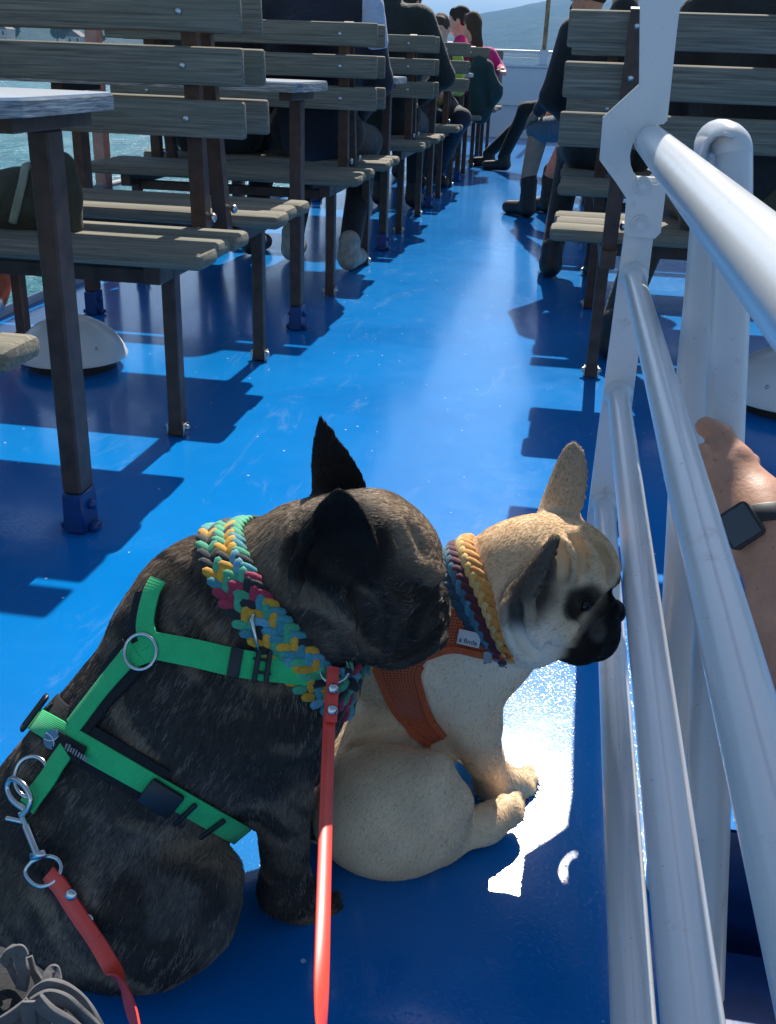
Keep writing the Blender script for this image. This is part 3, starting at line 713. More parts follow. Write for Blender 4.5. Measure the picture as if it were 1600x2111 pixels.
dd_pr = carve(dark_dog(), [([(905, 1200), (876, 1228), (846, 1276), (828, 1330)], .0065), ([(912, 1292), (872, 1322), (822, 1344), (790, 1352)], .0050), ([(822, 1095), (842, 1140), (846, 1180)], .0049), ([(788, 1105), (806, 1155), (812, 1212)], .0049),
    ([(852, 1088), (872, 1125), (880, 1150)], .0045), ([(872, 1212), (850, 1224), (832, 1214)], .0049), ([(735, 1215), (752, 1275), (752, 1335)], .0065), ([(634, 1085), (604, 1150), (594, 1210)], .0055), ([(660, 1120), (628, 1185), (622, 1230)], .0045), ([(770, 1215), (785, 1268), (778, 1320)], .006)])
_n1, _n2, _n3 = Noise3(3), Noise3(4), Noise3(5)
def brindle(P):
    ax = BK; t = P@ax; o = P-t[:, None]*ax
    q = np.stack([t*62+3*_n2(P*16), o[:, 0]*14, o[:, 2]*14+o[:, 1]*9], 1)
    s = _n1(q); return sstep(.50, .66, s)*sstep(.30, .58, _n3(P*17))
EARN = Q(692, 1105, .85)
def dark_col(P, r=None):
    b = brindle(P); c = np.outer(1-b, (.052, .042, .035))+np.outer(b, (.19, .135, .09))
    f = sstep(.05, .02, np.linalg.norm(P-Q(600, 1100, .93), axis=1))*.0
    head = sstep(.14, .07, np.linalg.norm(P-Q(800, 1230, .9), axis=1)); c = c*(1-.05*head)[:, None]
    neck = sstep(.10, .03, np.linalg.norm(P-Q(590, 1090, .92), axis=1))*.5+sstep(.08, .03, np.linalg.norm(P-Q(830, 1050, .93), axis=1))*.45  # sunlit brown of neck and skull top, mixed into the coat colour
    c = c*(1-neck)[:, None]+neck[:, None]*np.array((.42, .31, .205))
    hq = sstep(.45, .62, _n3(P*23+5))*sstep(.16, .08, np.linalg.norm(P-Q(380, 1890, .70), axis=1))*.22
    c = c*(1-hq)[:, None]+hq[:, None]*np.array((.32, .28, .25))
    ear = np.minimum(np.linalg.norm(P-EARN, axis=1)/.065, np.linalg.norm(P-Q(680, 930, .98), axis=1)/.065); ef = sstep(1.1, .75, ear)
    c = c*(1-.9*ef)[:, None]+ef[:, None]*np.array((.007, .006, .006))
    mz = sstep(.055, .03, np.linalg.norm(P-Q(880, 1250, .925), axis=1)); c = c*(1-.48*mz)[:, None]+mz[:, None]*np.array((.008, .008, .008))
    if r is not None:
        k = r.random(len(P)); t_ = P@BK; o_ = P-t_[:, None]*BK; kk = .75*sstep(.52, .74, _n2(np.stack([t_*55, o_[:, 0]*210+o_[:, 1]*150, o_[:, 2]*230-o_[:, 1]*120], 1)))*sstep(.3, .65, _n1(P*30+9))+.03
        c = np.where((k < kk)[:, None], c*.6+np.array((.44, .35, .265))*(.75-.6*ef[:, None]-.4*mz[:, None]), c*(.6+.8*r.random(len(P)))[:, None])
    return c
dog1 = empty('dark_dog', tuple(np.array([Q(300, 1850, .8)[0], .82, 0])), 'dark brindle bulldog with bat ears sitting in a green harness', 'dog')
b1, V1, F1 = body_mesh('body', dd_pr, .0038, M['hide'], dog1, dark_col, 2)
B1 = bvh_of(V1, F1)
def len_fn(lo, hi, spots):
    def f(P):
        L = np.full(len(P), hi)
        for c, r, l in spots: w = sstep(r*1.25, r*.7, np.linalg.norm(P-c, axis=1)); L = L*(1-w)+l*w
        return L
    return f
fur('fur', V1, F1, dog1, NH, len_fn(0, .0085, [(Q(820, 1250, .9), .10, .007), (EARN, .07, .0035), (Q(680, 930, .98), .07, .004), (Q(620, 1800, .85), .1, .006), (Q(480, 1180, .88), .07, .012)]), flow_from(dd_pr), dark_col, M['hair_dark'], 11, .13, .00021, None, .7)
def eye(u, v, y, r, parent):
    bm = bmesh.new(); c = Q(u, v, y); sphere(bm, c, RP(c, r), u=16, v=12); return fin('eye', bm, MEYE, parent, 180)
MEYE = plain('dark_eye', (.006, .004, .003), .18, .1, 20, spec=.4)
MNOSE = plain('nose_leather', (.006, .0055, .0055), .65, .3, 300, spec=.2, bump=.4)
def surf_eye(bvh, u, v, r, parent, sink=.45):
    p, n = hit(bvh, u, v)
    if p is None: return
    bm = bmesh.new(); rr = RP(p, r); c = p-n*rr*sink; sphere(bm, c, rr, u=16, v=12); fin('eye', bm, MEYE, parent, 180)
surf_eye(B1, 864, 1198, 12, dog1, .86)
nv, nf = sdf_mesh([SP(893, 1234, .922, 20, .02), SP(895, 1228, .945, 20, .02), SP(903, 1226, .935, 15, .018), SP(917, 1236, .925, 6, .006, True), SP(919, 1233, .945, 6, .006, True)], .002, 1); npmesh('nose', nv, nf, MNOSE, dog1)
# ---------- pale fawn dog
FW = unit(Q(905, 1420, 1.12)-Q(730, 1640, 1.03))
HS = .975                                        # the head is carried a little nearer than the chest
def near_(p): return CAMP+(np.asarray(p)-CAMP)*HS
def rescale(p):
    for k in ('a', 'b', 'c'):
        if k in p and not np.isscalar(p[k]): p[k] = near_(p[k])
    for k in ('ra', 'rb', 'r', 'h', 'w', 'th', 'cup'):
        if k in p: p[k] = p[k]*HS
    return p
def pale_dog():
    pv, ch = Q(735, 1640, 1.04), Q(898, 1412, 1.12); A = np.stack([unit(IR), unit(IU), unit(IN)])
    hq = Q(806, 1668, .982)
    pr = [FL(C(pv, ch, RP(pv, 138), RP(ch, 114), .03), -FW+.2*DN), FL(E(hq+IN*.012, (RP(hq, 164), RP(hq, 135), .066), A, .007), -FW+.6*DN),
        FL(E(hq+np.array([-.02, .14, 0]), (.08, .075, .055), A, .03), DN),
        FL(CC((958, 1415, 1.065, 86), (974, 1490, 1.065, 60), .02), DN), SP(980, 1378, 1.13, 80, .03),
        FL(CC((974, 1490, 1.066, 58), (996, 1560, 1.082, 40), .010), DN), FL(CC((996, 1560, 1.082, 40), (1020, 1607, 1.10, 34), .008), DN+.3*IR),
        CC((1018, 1612, 1.10, 38), (1062, 1618, 1.118, 34), .02)]
    for du, dv, yy in ((1088, 1594, 1.15), (1096, 1610, 1.135), (1090, 1628, 1.118), (1072, 1640, 1.105)): pr.append(CC((1060, 1617, 1.117, 22), (du, dv, yy, 15.5), .004))
    pr += [FL(CC((975, 1440, 1.18, 56), (982, 1535, 1.185, 36), .02), DN), CC((980, 1545, 1.185, 34), (958, 1582, 1.17, 25), .010)]
    pr += [FL(CC((885, 1630, .975, 80), (925, 1655, .975, 48), .012), DN), CC((925, 1660, .978, 42), (915, 1742, .972, 26), .012),
        FL(CC((913, 1745, .974, 28), (1000, 1700, 1.01, 33), .02), IR), CC((1000, 1700, 1.01, 33), (1042, 1672, 1.035, 34), .02)]
    for du, dv, yy in ((1062, 1648, 1.058), (1068, 1664, 1.045), (1066, 1682, 1.033), (1050, 1694, 1.025)): pr.append(CC((1035, 1675, 1.035, 22), (du, dv, yy, 15.5), .004))
    nb_ = len(pr)
    pr += [FL(CC((925, 1300, 1.135, 132), (1065, 1185, 1.125, 112), .04), -IR*.8-.4*IU), FL(SP(1010, 1320, 1.10, 100, .04), DN)]
    pr.append(FL(E((-.165, 1.09, .235), (.085, .08, .09), None, .05), -FW))
    sk = Q(1136, 1170, 1.12)
    pr += [FL(E(sk, (RP(sk, 112), RP(sk, 112), .070), A, .025), -IR), FL(SP(1200, 1168, 1.115, 66, .03), -IR*.9+.4*IU),
        FL(SP(1108, 1268, 1.065, 96, .022), -IR-.4*IU), FL(SP(1110, 1268, 1.16, 90, .03), -IR), FL(SP(1092, 1322, 1.050, 56, .012), -IR-.7*IU),
        SP(1212, 1288, 1.10, 66, .015), SP(1192, 1318, 1.07, 54, .014), SP(1200, 1316, 1.13, 54, .014), SP(1228, 1318, 1.10, 44, .012), SP(1190, 1240, 1.09, 55, .02), SP(1262, 1262, 1.105, 18, .008)]
    b, t = Q(1152, 1058, 1.17), Q(1186, 910, 1.19)
    pr.append(FL(EAR(b, t, IR*.75-IN*.5, RP(b, 54), .0060, .016, 2.6, .008), unit(t-b)))
    b, t = Q(1082, 1238, 1.035), Q(1148, 1104, 1.030)
    pr.append(FL(EAR(b, t, unit(IR*.86+IU*.12+IN*.40), RP(b, 46), .0085, .016, 2.8, .010), unit(t-b)))
    for p in pr[nb_:]:
        if p['c' if p['t'] != 'c' else 'a'] is not None: rescale(p)
    return pr
pd_pr = carve(pale_dog(), [([(1268, 1212), (1240, 1236), (1208, 1276), (1182, 1318)], .006), ([(1120, 1330), (1142, 1340), (1180, 1346), (1230, 1340)], .0034), ([(1066, 1250), (1070, 1290), (1084, 1325), (1106, 1346)], .006), ([(1180, 1110), (1196, 1140), (1198, 1175)], .0055), ([(1228, 1128), (1246, 1160), (1252, 1190)], .006),
    ([(1150, 1125), (1160, 1160), (1158, 1190)], .005), ([(1222, 1262), (1200, 1270), (1182, 1262)], .0032), ([(1240, 1290), (1215, 1310), (1204, 1335)], .0036), ([(700, 1570), (760, 1530), (840, 1520)], .006)])
def pale_col(P, r=None):
    base = np.array((.86, .655, .43)); c = np.tile(base, (len(P), 1))
    n = _n3(P*30); c = c*(.86+.28*n)[:, None]
    def blob(u, v, y, rr, col, amt=1., soft=.5):
        nonlocal c
        p = near_(Q(u, v, y)); w = sstep(rr, rr*soft, np.linalg.norm(P-p, axis=1))*amt; c = c*(1-w)[:, None]+w[:, None]*np.array(col)
    blob(1080, 1330, 1.03, .06, (.95, .88, .76), .8); blob(1030, 1330, 1.06, .07, (.94, .84, .68), .6)
    blob(930, 1450, 1.02, .09, (.92, .78, .58), .6)
    blob(1215, 1120, 1.06, .06, (.60, .42, .23), .6); blob(1230, 1140, 1.10, .045, (.5, .36, .2), .6)
    blob(1168, 1215, 1.03, .035, (.30, .23, .15), .55)
    blob(1060, 1110, 1.10, .075, (.66, .42, .20), .55); blob(1180, 1090, 1.12, .05, (.62, .40, .20), .5); blob(700, 1480, 1.0, .10, (.66, .47, .27), .5); blob(800, 1590, .93, .06, (.74, .56, .35), .5)
    bk = (.012, .011, .011)
    rel = P-near_(Q(1216, 1262, 1.07)); w = sstep(-.006, .010, (rel@IR)*.80-(rel@IU)*.60+.010*(_n2(P*55)-.5))*sstep(.10, .06, np.linalg.norm(P-near_(Q(1225, 1300, 1.09)), axis=1))*.97; c = c*(1-w)[:, None]+w[:, None]*np.array(bk); blob(1250, 1300, 1.09, .055, bk, .97, .72); blob(1200, 1345, 1.07, .040, bk, .95, .6); blob(1175, 1362, 1.06, .022, bk, .7)
    blob(1195, 1248, 1.045, .026, (.018, .015, .013), .95, .55); blob(1215, 1232, 1.06, .022, (.02, .017, .014), .9); blob(1175, 1260, 1.035, .014, (.03, .025, .02), .8)
    blob(1240, 1300, 1.055, .018, (.20, .19, .17), .5); blob(1208, 1290, 1.045, .014, (.16, .14, .11), .5)
    # ears: smoky
    d = np.linalg.norm(P-near_(Q(1172, 975, 1.18)), axis=1); w = sstep(.066, .035, d)*.85; up = sstep(0, .08, (P-near_(Q(1152, 1058, 1.17)))@unit(Q(1186, 910, 1.19)-Q(1152, 1058, 1.17)))
    c = c*(1-w*.8)[:, None]+(w*.8)[:, None]*(np.outer(1-up, (.38, .28, .18))+np.outer(up, (.13, .10, .075)))
    a, b = near_(Q(1078, 1240, 1.03)), near_(Q(1148, 1104, 1.03)); ab = b-a; s = np.clip(((P-a)@ab)/(ab@ab), 0, 1); d = np.linalg.norm(P-a-s[:, None]*ab, axis=1)
    w = sstep(.040, .018, d); c = c*(1-w*.93)[:, None]+(w*.93)[:, None]*np.array((.06, .05, .045))
    if r is not None:
        k = r.random(len(P)); c = c*(.80+.35*k)[:, None]; c = np.where((r.random(len(P)) > .97)[:, None], c*.3, c)
    return c
dog2 = empty('pale_dog', tuple(np.array([-.08, 1.08, 0])), 'pale fawn bulldog with a black muzzle sitting in an orange vest', 'dog')
b2, V2, F2 = body_mesh('body', pd_pr, .0036, M['hide'], dog2, pale_col, 2)
B2 = bvh_of(V2, F2)
fur('fur', V2, F2, dog2, int(NH*.85), len_fn(0, .0046, [(Q(1230, 1290, 1.09), .06, .005), (Q(1170, 980, 1.18), .07, .004), (Q(1115, 1180, 1.03), .05, .004), (Q(1040, 1640, 1.08), .08, .007)]), flow_from(pd_pr), pale_col, M['hair'], 21, .09, .00021, None, .45)
surf_eye(B2, 1208, 1248, 12, dog2, .62)
nv, nf = sdf_mesh([rescale(p_) for p_ in [SP(1260, 1258, 1.09, 19, .025), SP(1262, 1256, 1.12, 19, .025), SP(1266, 1264, 1.105, 18, .02), SP(1281, 1268, 1.09, 6, .006, True), SP(1283, 1264, 1.118, 6, .006, True)]], .002, 1); npmesh('nose', nv, nf, MNOSE, dog2)

def claw(u, v, y, parent, dx=5, dy=5):
    a = Q(u-5, v-2, y); b = Q(u+dx, v+dy, y-.006); b[2] = max(b[2], .003); bm = bmesh.new(); tube(bm, [a, a*.5+b*.5+np.array([0, 0, .001]), b], [.0021, .0018, .0007], 8); fin('claw', bm, M['black'], parent, 180)
for c in ((1100, 1600, 1.15), (1109, 1616, 1.135), (1102, 1634, 1.118), (1084, 1648, 1.105), (1072, 1652, 1.058), (1079, 1668, 1.045), (1076, 1688, 1.033)): claw(*c, dog2)
for c in () and ((703, 1862, .885), (715, 1884, .872), (708, 1906, .860), (682, 1922, .850)): claw(*c, dog1)
# ================================================================ dog gear
def smooth_path(P, N, it=3):
    P = np.array(P); N = np.array(N)
    for _ in range(it):
        P[1:-1] = .5*P[1:-1]+.25*(P[:-2]+P[2:]); N[1:-1] = .5*N[1:-1]+.25*(N[:-2]+N[2:])
    return P, N/np.linalg.norm(N, axis=1)[:, None]
def pix_path(uv, n): return np.array(catmull([np.array(p, float) for p in uv], n))
def surf_path(bvh, uv, n=6, off=.003, it=4):
    P, N = [], []
    for u, v in pix_path(uv, n):
        p, nn = hit(bvh, u, v)
        if p is None: continue
        P.append(p+nn*off); N.append(nn)
    return smooth_path(P, N, it)
def ribbon(name, P, N, w, th, mat, parent=None, closed=False):
    P = np.asarray(P); N = np.asarray(N); n = len(P); V = []; UV = []; s = 0
    W = np.broadcast_to(np.asarray(w, float), (n,))
    for i in range(n):
        if closed: t = P[(i+1) % n]-P[i-1]
        else: t = P[min(i+1, n-1)]-P[max(i-1, 0)]
        t = unit(t); b = unit(np.cross(t, N[i])); nn = np.cross(b, t)
        if i: s += np.linalg.norm(P[i]-P[i-1])
        for q, (x, z) in enumerate(((-.5, .0), (-.5, .7), (-.44, 1), (.44, 1), (.5, .7), (.5, .0))): V.append(P[i]+b*x*W[i]+nn*z*th); UV.append((s, (x+.5)*W[i]))
    F = []; m = n if closed else n-1
    for i in range(m):
        a, c = i*6, ((i+1) % n)*6
        for k in range(6): F.append((a+k, a+(k+1) % 6, c+(k+1) % 6, c+k))
    if not closed: F += [tuple(range(6)), tuple(reversed(range((n-1)*6, n*6)))]
    o = npmesh(name, V, F, mat, parent, True, UV); o.data.set_sharp_from_angle(angle=R(50)); return o
def mat_web(name, col, rough=.7, fr=1100):
    t = NT(name); c = t.n('TexCoord'); m = t.n('Mapping'); m.inputs['Scale'].default_value = (1, 1, 1); t.l(c.outputs['UV'], m.inputs[0])
    a = t.n('TexWave', wave_type='BANDS', bands_direction='X'); a.inputs['Scale'].default_value = fr/6.28/1.6; t.l(m.outputs[0], a.inputs[0])
    b = t.n('TexWave', wave_type='BANDS', bands_direction='Y'); b.inputs['Scale'].default_value = fr/6.28; t.l(m.outputs[0], b.inputs[0])
    h = t.math('MULTIPLY', a.outputs['Fac'], b.outputs['Fac']); v = t.coord(); n = t.noise(v, 60, 4)
    cc = t.mix(t.ramp(n, [(.3, (0, 0, 0)), (.75, (1, 1, 1))]), tuple(x*.8 for x in col), col); cc = t.mix(t.math('MULTIPLY', h, .35), cc, tuple(min(1, x*1.35+.02) for x in col))
    return t.set(Base_Color=cc, Roughness=rough, Normal=t.bump(h, .5, .0009), Sheen_Weight=.15)
MG = mat_web('green_webbing', (.02, .60, .175)); MPAD = plain('black_neoprene', (.013, .013, .014), .95, .3, 300, bump=.3)
MRED = plain('red_coated_strap', (.86, .062, .036), .38, .12, 30, coat=.2); MRING = plain('chromed_steel', (.62, .60, .57), .16, .12, 60, metal=1)
MBLK = plain('buckle_plastic', (.014, .015, .017), .42, .2, 60)
def frame_at(bvh, u, v, u2, v2):
    p, n = hit(bvh, u, v); q, _ = hit(bvh, u2, v2)
    if q is None: q = p+np.asarray(ray(u2, v2)-ray(u, v))
    t = q-p; t = unit(t-n*np.dot(t, n)); b = np.cross(n, t); return p, t, b, n
def plate(name, bvh, uv, uv2, L, W, th, off, mat, parent, bev=.0015, hole=None):
    p, t, b, n = frame_at(bvh, *uv, *uv2); bm = bmesh.new(); g = box(bm, (-L/2, -W/2, 0), (L/2, W/2, th), bev, 2)
    M4 = Matrix((( *t,), (*b,), (*n,))).transposed()
    for v in bm.verts: v.co = M4 @ v.co+Vector(p+n*off)
    return fin(name, bm, mat, parent, 40)
def ring_at(name, c, n, r, tr, mat, parent, e=1., a=None):
    n = unit(n); x = unit(np.cross(n, IU if a is None else a)); y = np.cross(n, x); bm = bmesh.new()
    tube(bm, [c+r*(x*math.cos(q)+y*e*math.sin(q)) for q in np.linspace(0, 2*math.pi, 36, endpoint=False)], tr, 8, False, True); return fin(name, bm, mat, parent, 180)
hn = empty('dog_harness', tuple(hit(B1, 260, 1500)[0]), 'bright green webbing harness with black pads and buckle on the dark dog', 'dog harness')
# girth strap: full loop in a plane
def loop_path(bvh, c, n, n_steps=90, off=.003, rmax=9.):
    n = unit(n); x = unit(np.cross(n, [0, 0, 1.])); y = np.cross(n, x); P, N = [], []
    for a in np.linspace(0, 2*math.pi, n_steps, endpoint=False):
        d = x*math.cos(a)+y*math.sin(a); h = bvh.ray_cast(Vector(c), Vector(d))
        if h[0] is None: continue
        hd_ = np.array(h[0])-np.asarray(c); hd_ = hd_*min(1., rmax/np.linalg.norm(hd_)); P.append(np.asarray(c)+hd_+d*off); nn = np.array(h[1]); N.append(nn if nn@d > 0 else -nn)
    P = np.array(P); N = np.array(N)
    for _ in range(5): P = .5*P+.25*(np.roll(P, 1, 0)+np.roll(P, -1, 0)); N = .5*N+.25*(np.roll(N, 1, 0)+np.roll(N, -1, 0))
    return P, N/np.linalg.norm(N, axis=1)[:, None]
ga = hit(B1, 75, 1495)[0]; gb = hit(B1, 290, 1605)[0]; gc = hit(B1, 440, 1702)[0]
vd = unit(ray(260, 1590)); gn = np.cross(gc-ga, vd); gcen = gb+vd*.105
P_, N_ = loop_path(B1, gcen, gn, 110, .0055); ribbon('girth_strap', P_, N_, .0235, .0022, MG, hn, True)
P_, N_ = surf_path(B1, [(70, 1455), (130, 1500), (185, 1540), (240, 1570), (330, 1622)], 8, .0015); ribbon('girth_pad', P_, N_, .042, .0035, MPAD, hn)
P_, N_ = surf_path(B1, [(165, 1490), (200, 1445), (240, 1395), (278, 1350)], 8, .0015); ribbon('back_pad', P_, N_, .044, .0035, MPAD, hn)
P_, N_ = surf_path(B1, [(158, 1502), (200, 1447), (240, 1396), (288, 1340)], 8, .0055); ribbon('back_strap', P_, N_, .0225, .0022, MG, hn)
P_, N_ = surf_path(B1, [(318, 1330), (360, 1338), (410, 1348), (470, 1362), (540, 1374), (600, 1382), (650, 1387), (662, 1390)], 8, .0055)
wN = np.interp(np.linspace(0, 1, len(P_)), [0, .55, .82, .95, 1], [.0255, .0265, .0245, .012, .004]); ribbon('neck_strap', P_, N_, wN, .0022, MG, hn)
P_, N_ = surf_path(B1, [(318, 1332), (308, 1295), (312, 1260), (322, 1222), (334, 1200)], 8, .0055); ribbon('shoulder_strap', P_, N_, .0215, .0022, MG, hn)
P_, N_ = surf_path(B1, [(300, 1318), (298, 1295), (303, 1260), (312, 1222)], 8, .002); ribbon('shoulder_pad', P_, N_, .036, .0035, MPAD, hn)
P_, N_ = surf_path(B1, [(150, 1548), (130, 1575), (112, 1605), (85, 1640), (70, 1662)], 6, .008); ribbon('tail_tab', P_, N_, .021, .0024, MG, hn)
p0, n0 = hit(B1, 303, 1346); ring_at('ring', p0+n0*.010, n0*.8+IN*.5, RP(p0, 36), .0018, MRING, hn)
p1, n1 = hit(B1, 84, 1604); ring_at('ring', p1+n1*.011, n1*.6+IN*.5, RP(p1, 41), .0021, MRING, hn)
P_, N_ = surf_path(B1, [(282, 1356), (300, 1346), (328, 1336)], 8, .0046); ribbon('strap_joint', P_, N_, .024, .0022, MG, hn)
plate('side_buckle', B1, (335, 1635), (365, 1652), .036, .029, .007, .006, MBLK, hn, .003)
plate('strap_slider', B1, (381, 1666), (401, 1677), .005, .031, .004, .0075, MBLK, hn); plate('strap_slider', B1, (432, 1694), (452, 1705), .005, .031, .004, .0075, MBLK, hn)
plate('strap_slider', B1, (482, 1364), (502, 1367), .012, .028, .003, .0076, MBLK, hn)
pl = plate('strap_slider', B1, (524, 1370), (544, 1373), .005, .032, .004, .0085, MBLK, hn); plate('strap_slider', B1, (548, 1374), (566, 1376), .005, .032, .004, .0078, MBLK, hn)
for du in (-15, 15): plate('strap_slider', B1, (536, 1372+du*1.0), (556, 1375+du*1.0), .018, .003, .003, .0085, MBLK, hn)
# adjuster loop standing on the spine
pa, ta, ba, na = frame_at(B1, 66, 1482, 96, 1500); bm = bmesh.new()
cs = pa-ta*.006+na*.010; L_ = .020; H_ = .008
tube(bm, [cs+ba*x*L_+ta*y*H_ for x, y in ((-.8, -1), (.8, -1), (1, -.8), (1, .8), (.8, 1), (-.8, 1), (-1, .8), (-1, -.8))], .0024, 8, False, True); fin('adjuster', bm, MBLK, hn, 60)
lb = plate('name_patch', B1, (152, 1540), (182, 1557), .050, .018, .0012, .0082, MPAD, hn, .0005)
M['emb'] = plain('blue_grey_badge', (.10, .24, .33), .35, .4, 60); M['refl'] = plain('reflective_print', (.30, .30, .31), .3, .4, 500, metal=.5); M['chalk'] = plain('white_print', (.75, .78, .8), .5, .1)
pe, te, be, ne = frame_at(B1, 122, 1522, 152, 1539); ne = unit(ne*.5+IN); te = unit(te-ne*(te@ne)); be = np.cross(ne, te); bm = bmesh.new()
g = bmesh.ops.create_cone(bm, cap_ends=True, segments=28, radius1=.0095, radius2=.0095, depth=.0009)['verts']
M3 = Matrix((tuple(te), tuple(be), tuple(ne))).transposed()
for v in bm.verts: v.co = M3 @ v.co+Vector(pe+ne*.0128)
fin('badge', bm, M['emb'], lb, 40)
bm = bmesh.new()
for a in (0.5, -.75):
    d = te*math.cos(a)+be*math.sin(a); e = np.cross(ne, d); c0 = pe+ne*.0134
    pts = [c0+d*q*.0085+e*.0035*(q*q-.3)*(1 if a > 0 else -1) for q in np.linspace(-1, 1, 9)]; tube(bm, pts, .0006, 6)
fin('badge_mark', bm, M['chalk'], lb, 180)
pt, tt, bt, nt_ = frame_at(B1, 170, 1550, 195, 1565); bm = bmesh.new(); rr = np.random.default_rng(3)
for k in range(9):           # worn lettering: only bits of the print are left
    x = -.012+.0036*k; h = .0066*(1-.05*k)*(.7+.5*rr.random())
    box(bm, (x, -h*.4, .0112), (x+.0024*(.6+.5*rr.random()), h*.6, .0122)); 
for v in bm.verts: v.co = Matrix((tuple(tt), tuple(bt), tuple(nt_))).transposed() @ v.co+Vector(pt)
fin('worn_print', bm, M['refl'], lb)
# snap hook and leash
ls = empty('leash', tuple(hit(B1, 90, 1760)[0]), 'red leash with a steel snap hook clipped to the tail ring of the green harness', 'leash')
def sp(u, v, off): p, n = hit(B1, u, v); return p+n*off
hk = [sp(u, v, o) for u, v, o in ((72, 1668, .012), (50, 1650, .014), (46, 1628, .017), (60, 1612, .020), (80, 1618, .020), (90, 1640, .017), (82, 1662, .015), (66, 1678, .014))]
bm = bmesh.new(); tube(bm, catmull(hk, 6), [.0033]*8+[.0030]*(len(catmull(hk, 6))-8), 10); h0 = fin('hook', bm, MRING, ls, 180)
bm = bmesh.new(); a = sp(64, 1672, .013); b = sp(94, 1752, .013); tube(bm, [a, a*.7+b*.3, a*.68+b*.32, b*.97+a*.03, b], [.0034, .0036, .0046, .0046, .0052], 14)
a2 = sp(56, 1688, .014); tube(bm, [a*.75+b*.25, a2, a2*2-(a*.75+b*.25)-(np.array(IR)*.001)], .0026, 8); fin('hook_barrel', bm, MRING, ls, 60)
bm = bmesh.new(); dr = [sp(u, v, .012) for u, v in ((82, 1772), (108, 1760), (132, 1768), (140, 1792), (128, 1818), (104, 1828), (82, 1816), (70, 1792))]
cl = catmull(dr+[dr[0]], 5)[:-1]; tube(bm, cl, .0024, 8, False, True); tube(bm, [sp(84, 1758, .014), sp(112, 1750, .014)], .0042, 10); fin('swivel_ring', bm, MRING, ls, 180)
def along(uvd): return [CAMP+unit(ray(u, v))*d for u, v, d in uvd]
d0 = np.linalg.norm(sp(110, 1812, .014)-CAMP)
LP = catmull(along([(100, 1800, d0), (122, 1822, d0-.002), (150, 1866, d0-.004), (185, 1918, d0-.012), (228, 1990, d0-.04), (258, 2055, d0-.09), (278, 2115, d0-.16), (284, 2190, d0-.25), (270, 2330, d0-.42)]), 8)
nl = [unit(IN*math.cos(a)+IR*math.sin(a)) for a in np.interp(np.linspace(0, 1, len(LP)), [0, .35, .75, 1], [.1, .1, 1.0, 1.2])]
ribbon('strap', LP, nl, .0155, .0022, MRED, ls)
LP2 = catmull(along([(104, 1806, d0-.003), (126, 1830, d0-.006), (155, 1876, d0-.008), (198, 1938, d0-.018)]), 6); ribbon('strap_fold', LP2, [IN]*len(LP2), .016, .0024, MRED, ls)
bm = bmesh.new()
for (u, v) in ((147, 1845), (181, 1896)): screw(bm, CAMP+unit(ray(u, v))*(d0-.0115), IN, .0062, .003)
fin('rivet', bm, MRING, ls, 60)
# ---------- braided collars
def braid(name, P, N, cols, wid, length, pal, mat, parent, seed=1, zig=.55, th=.0040):
    r = np.random.default_rng(seed); n = len(P); seg = np.linalg.norm(np.roll(P, -1, 0)-P, axis=1); s = np.concatenate([[0], np.cumsum(seg)]); T = s[-1]
    rows = int(T/length); bs = bmesh.new(); bmesh.ops.create_uvsphere(bs, u_segments=8, v_segments=7, radius=1)
    sv = np.array([v.co[:] for v in bs.verts]); sf = [[v.index for v in f.verts] for f in bs.faces]; bs.free(); sv = np.sign(sv)*np.abs(sv)**np.array([.85, .7, .7])
    V, F, K = [], [], [];
    for k in range(rows):
        for c in range(cols):
            l = ((k+(.5 if c % 2 else 0))*length) % T; i = min(np.searchsorted(s, l)-1, n-1) if l > 0 else 0; f = (l-s[i])/seg[i]
            p = P[i]*(1-f)+P[(i+1) % n]*f; nn = unit(N[i]*(1-f)+N[(i+1) % n]*f); t = unit(P[(i+1) % n]-P[i]); b = np.cross(t, nn)
            x = (c-(cols-1)/2)*wid; a = zig*(1 if c % 2 else -1)*(.8+.4*r.random())
            d = t*math.cos(a)+b*math.sin(a); e = np.cross(nn, d); h = th*(1-.25*abs(c-(cols-1)/2)/(cols/2))
            col = pal(k, c, r) if callable(pal) else pal[c][int(r.integers(len(pal[c])))]
            o = len(V)*len(sv); q = p+b*x+nn*h*.35
            dt = unit(d+nn*.20); V.append(q+sv[:, :1]*dt*length*1.0+sv[:, 1:2]*e*wid*.60+sv[:, 2:]*nn*h); F += [[o+j for j in f_] for f_ in sf]; K.append(np.tile(np.array(col)*(.85+.3*r.random()), (len(sv), 1)))
    V = np.concatenate(V); K = np.concatenate(K); ob = npmesh(name, V, F, mat, parent)
    a = ob.data.color_attributes.new('col', 'FLOAT_COLOR', 'POINT'); cc = np.ones((len(V), 4), np.float32); cc[:, :3] = K; a.data.foreach_set('color', cc.ravel()); return ob
def mat_cord():
    t = NT('paracord'); a = t.n('Attribute', attribute_name='col'); n = t.noise(t.coord((1, 1, 1)), 420, 3); w = t.noise(t.coord(), 1400, 2)
    c = t.mix(t.ramp(n, [(.35, (.25, .25, .25)), (.6, (0, 0, 0))]), a.outputs['Color'], (.02, .02, .02)); return t.set(Base_Color=c, Roughness=.75, Normal=t.bump(w, .5, .0008), Sheen_Weight=.2)
MCORD = mat_cord()
def collar_plane(top, bot, tilt_px, y):
    a, b = Q(*top), Q(*bot); c = (a+b)/2; ch = unit(b-a); r = np.linalg.norm(b-a)/2
    side = unit(np.cross(ch, IN)); side = side if side@(-IR) > 0 else -side
    s = tilt_px*px(c)/r; near = unit(IN*math.sqrt(1-s*s)+side*s); return c, unit(np.cross(ch, near))
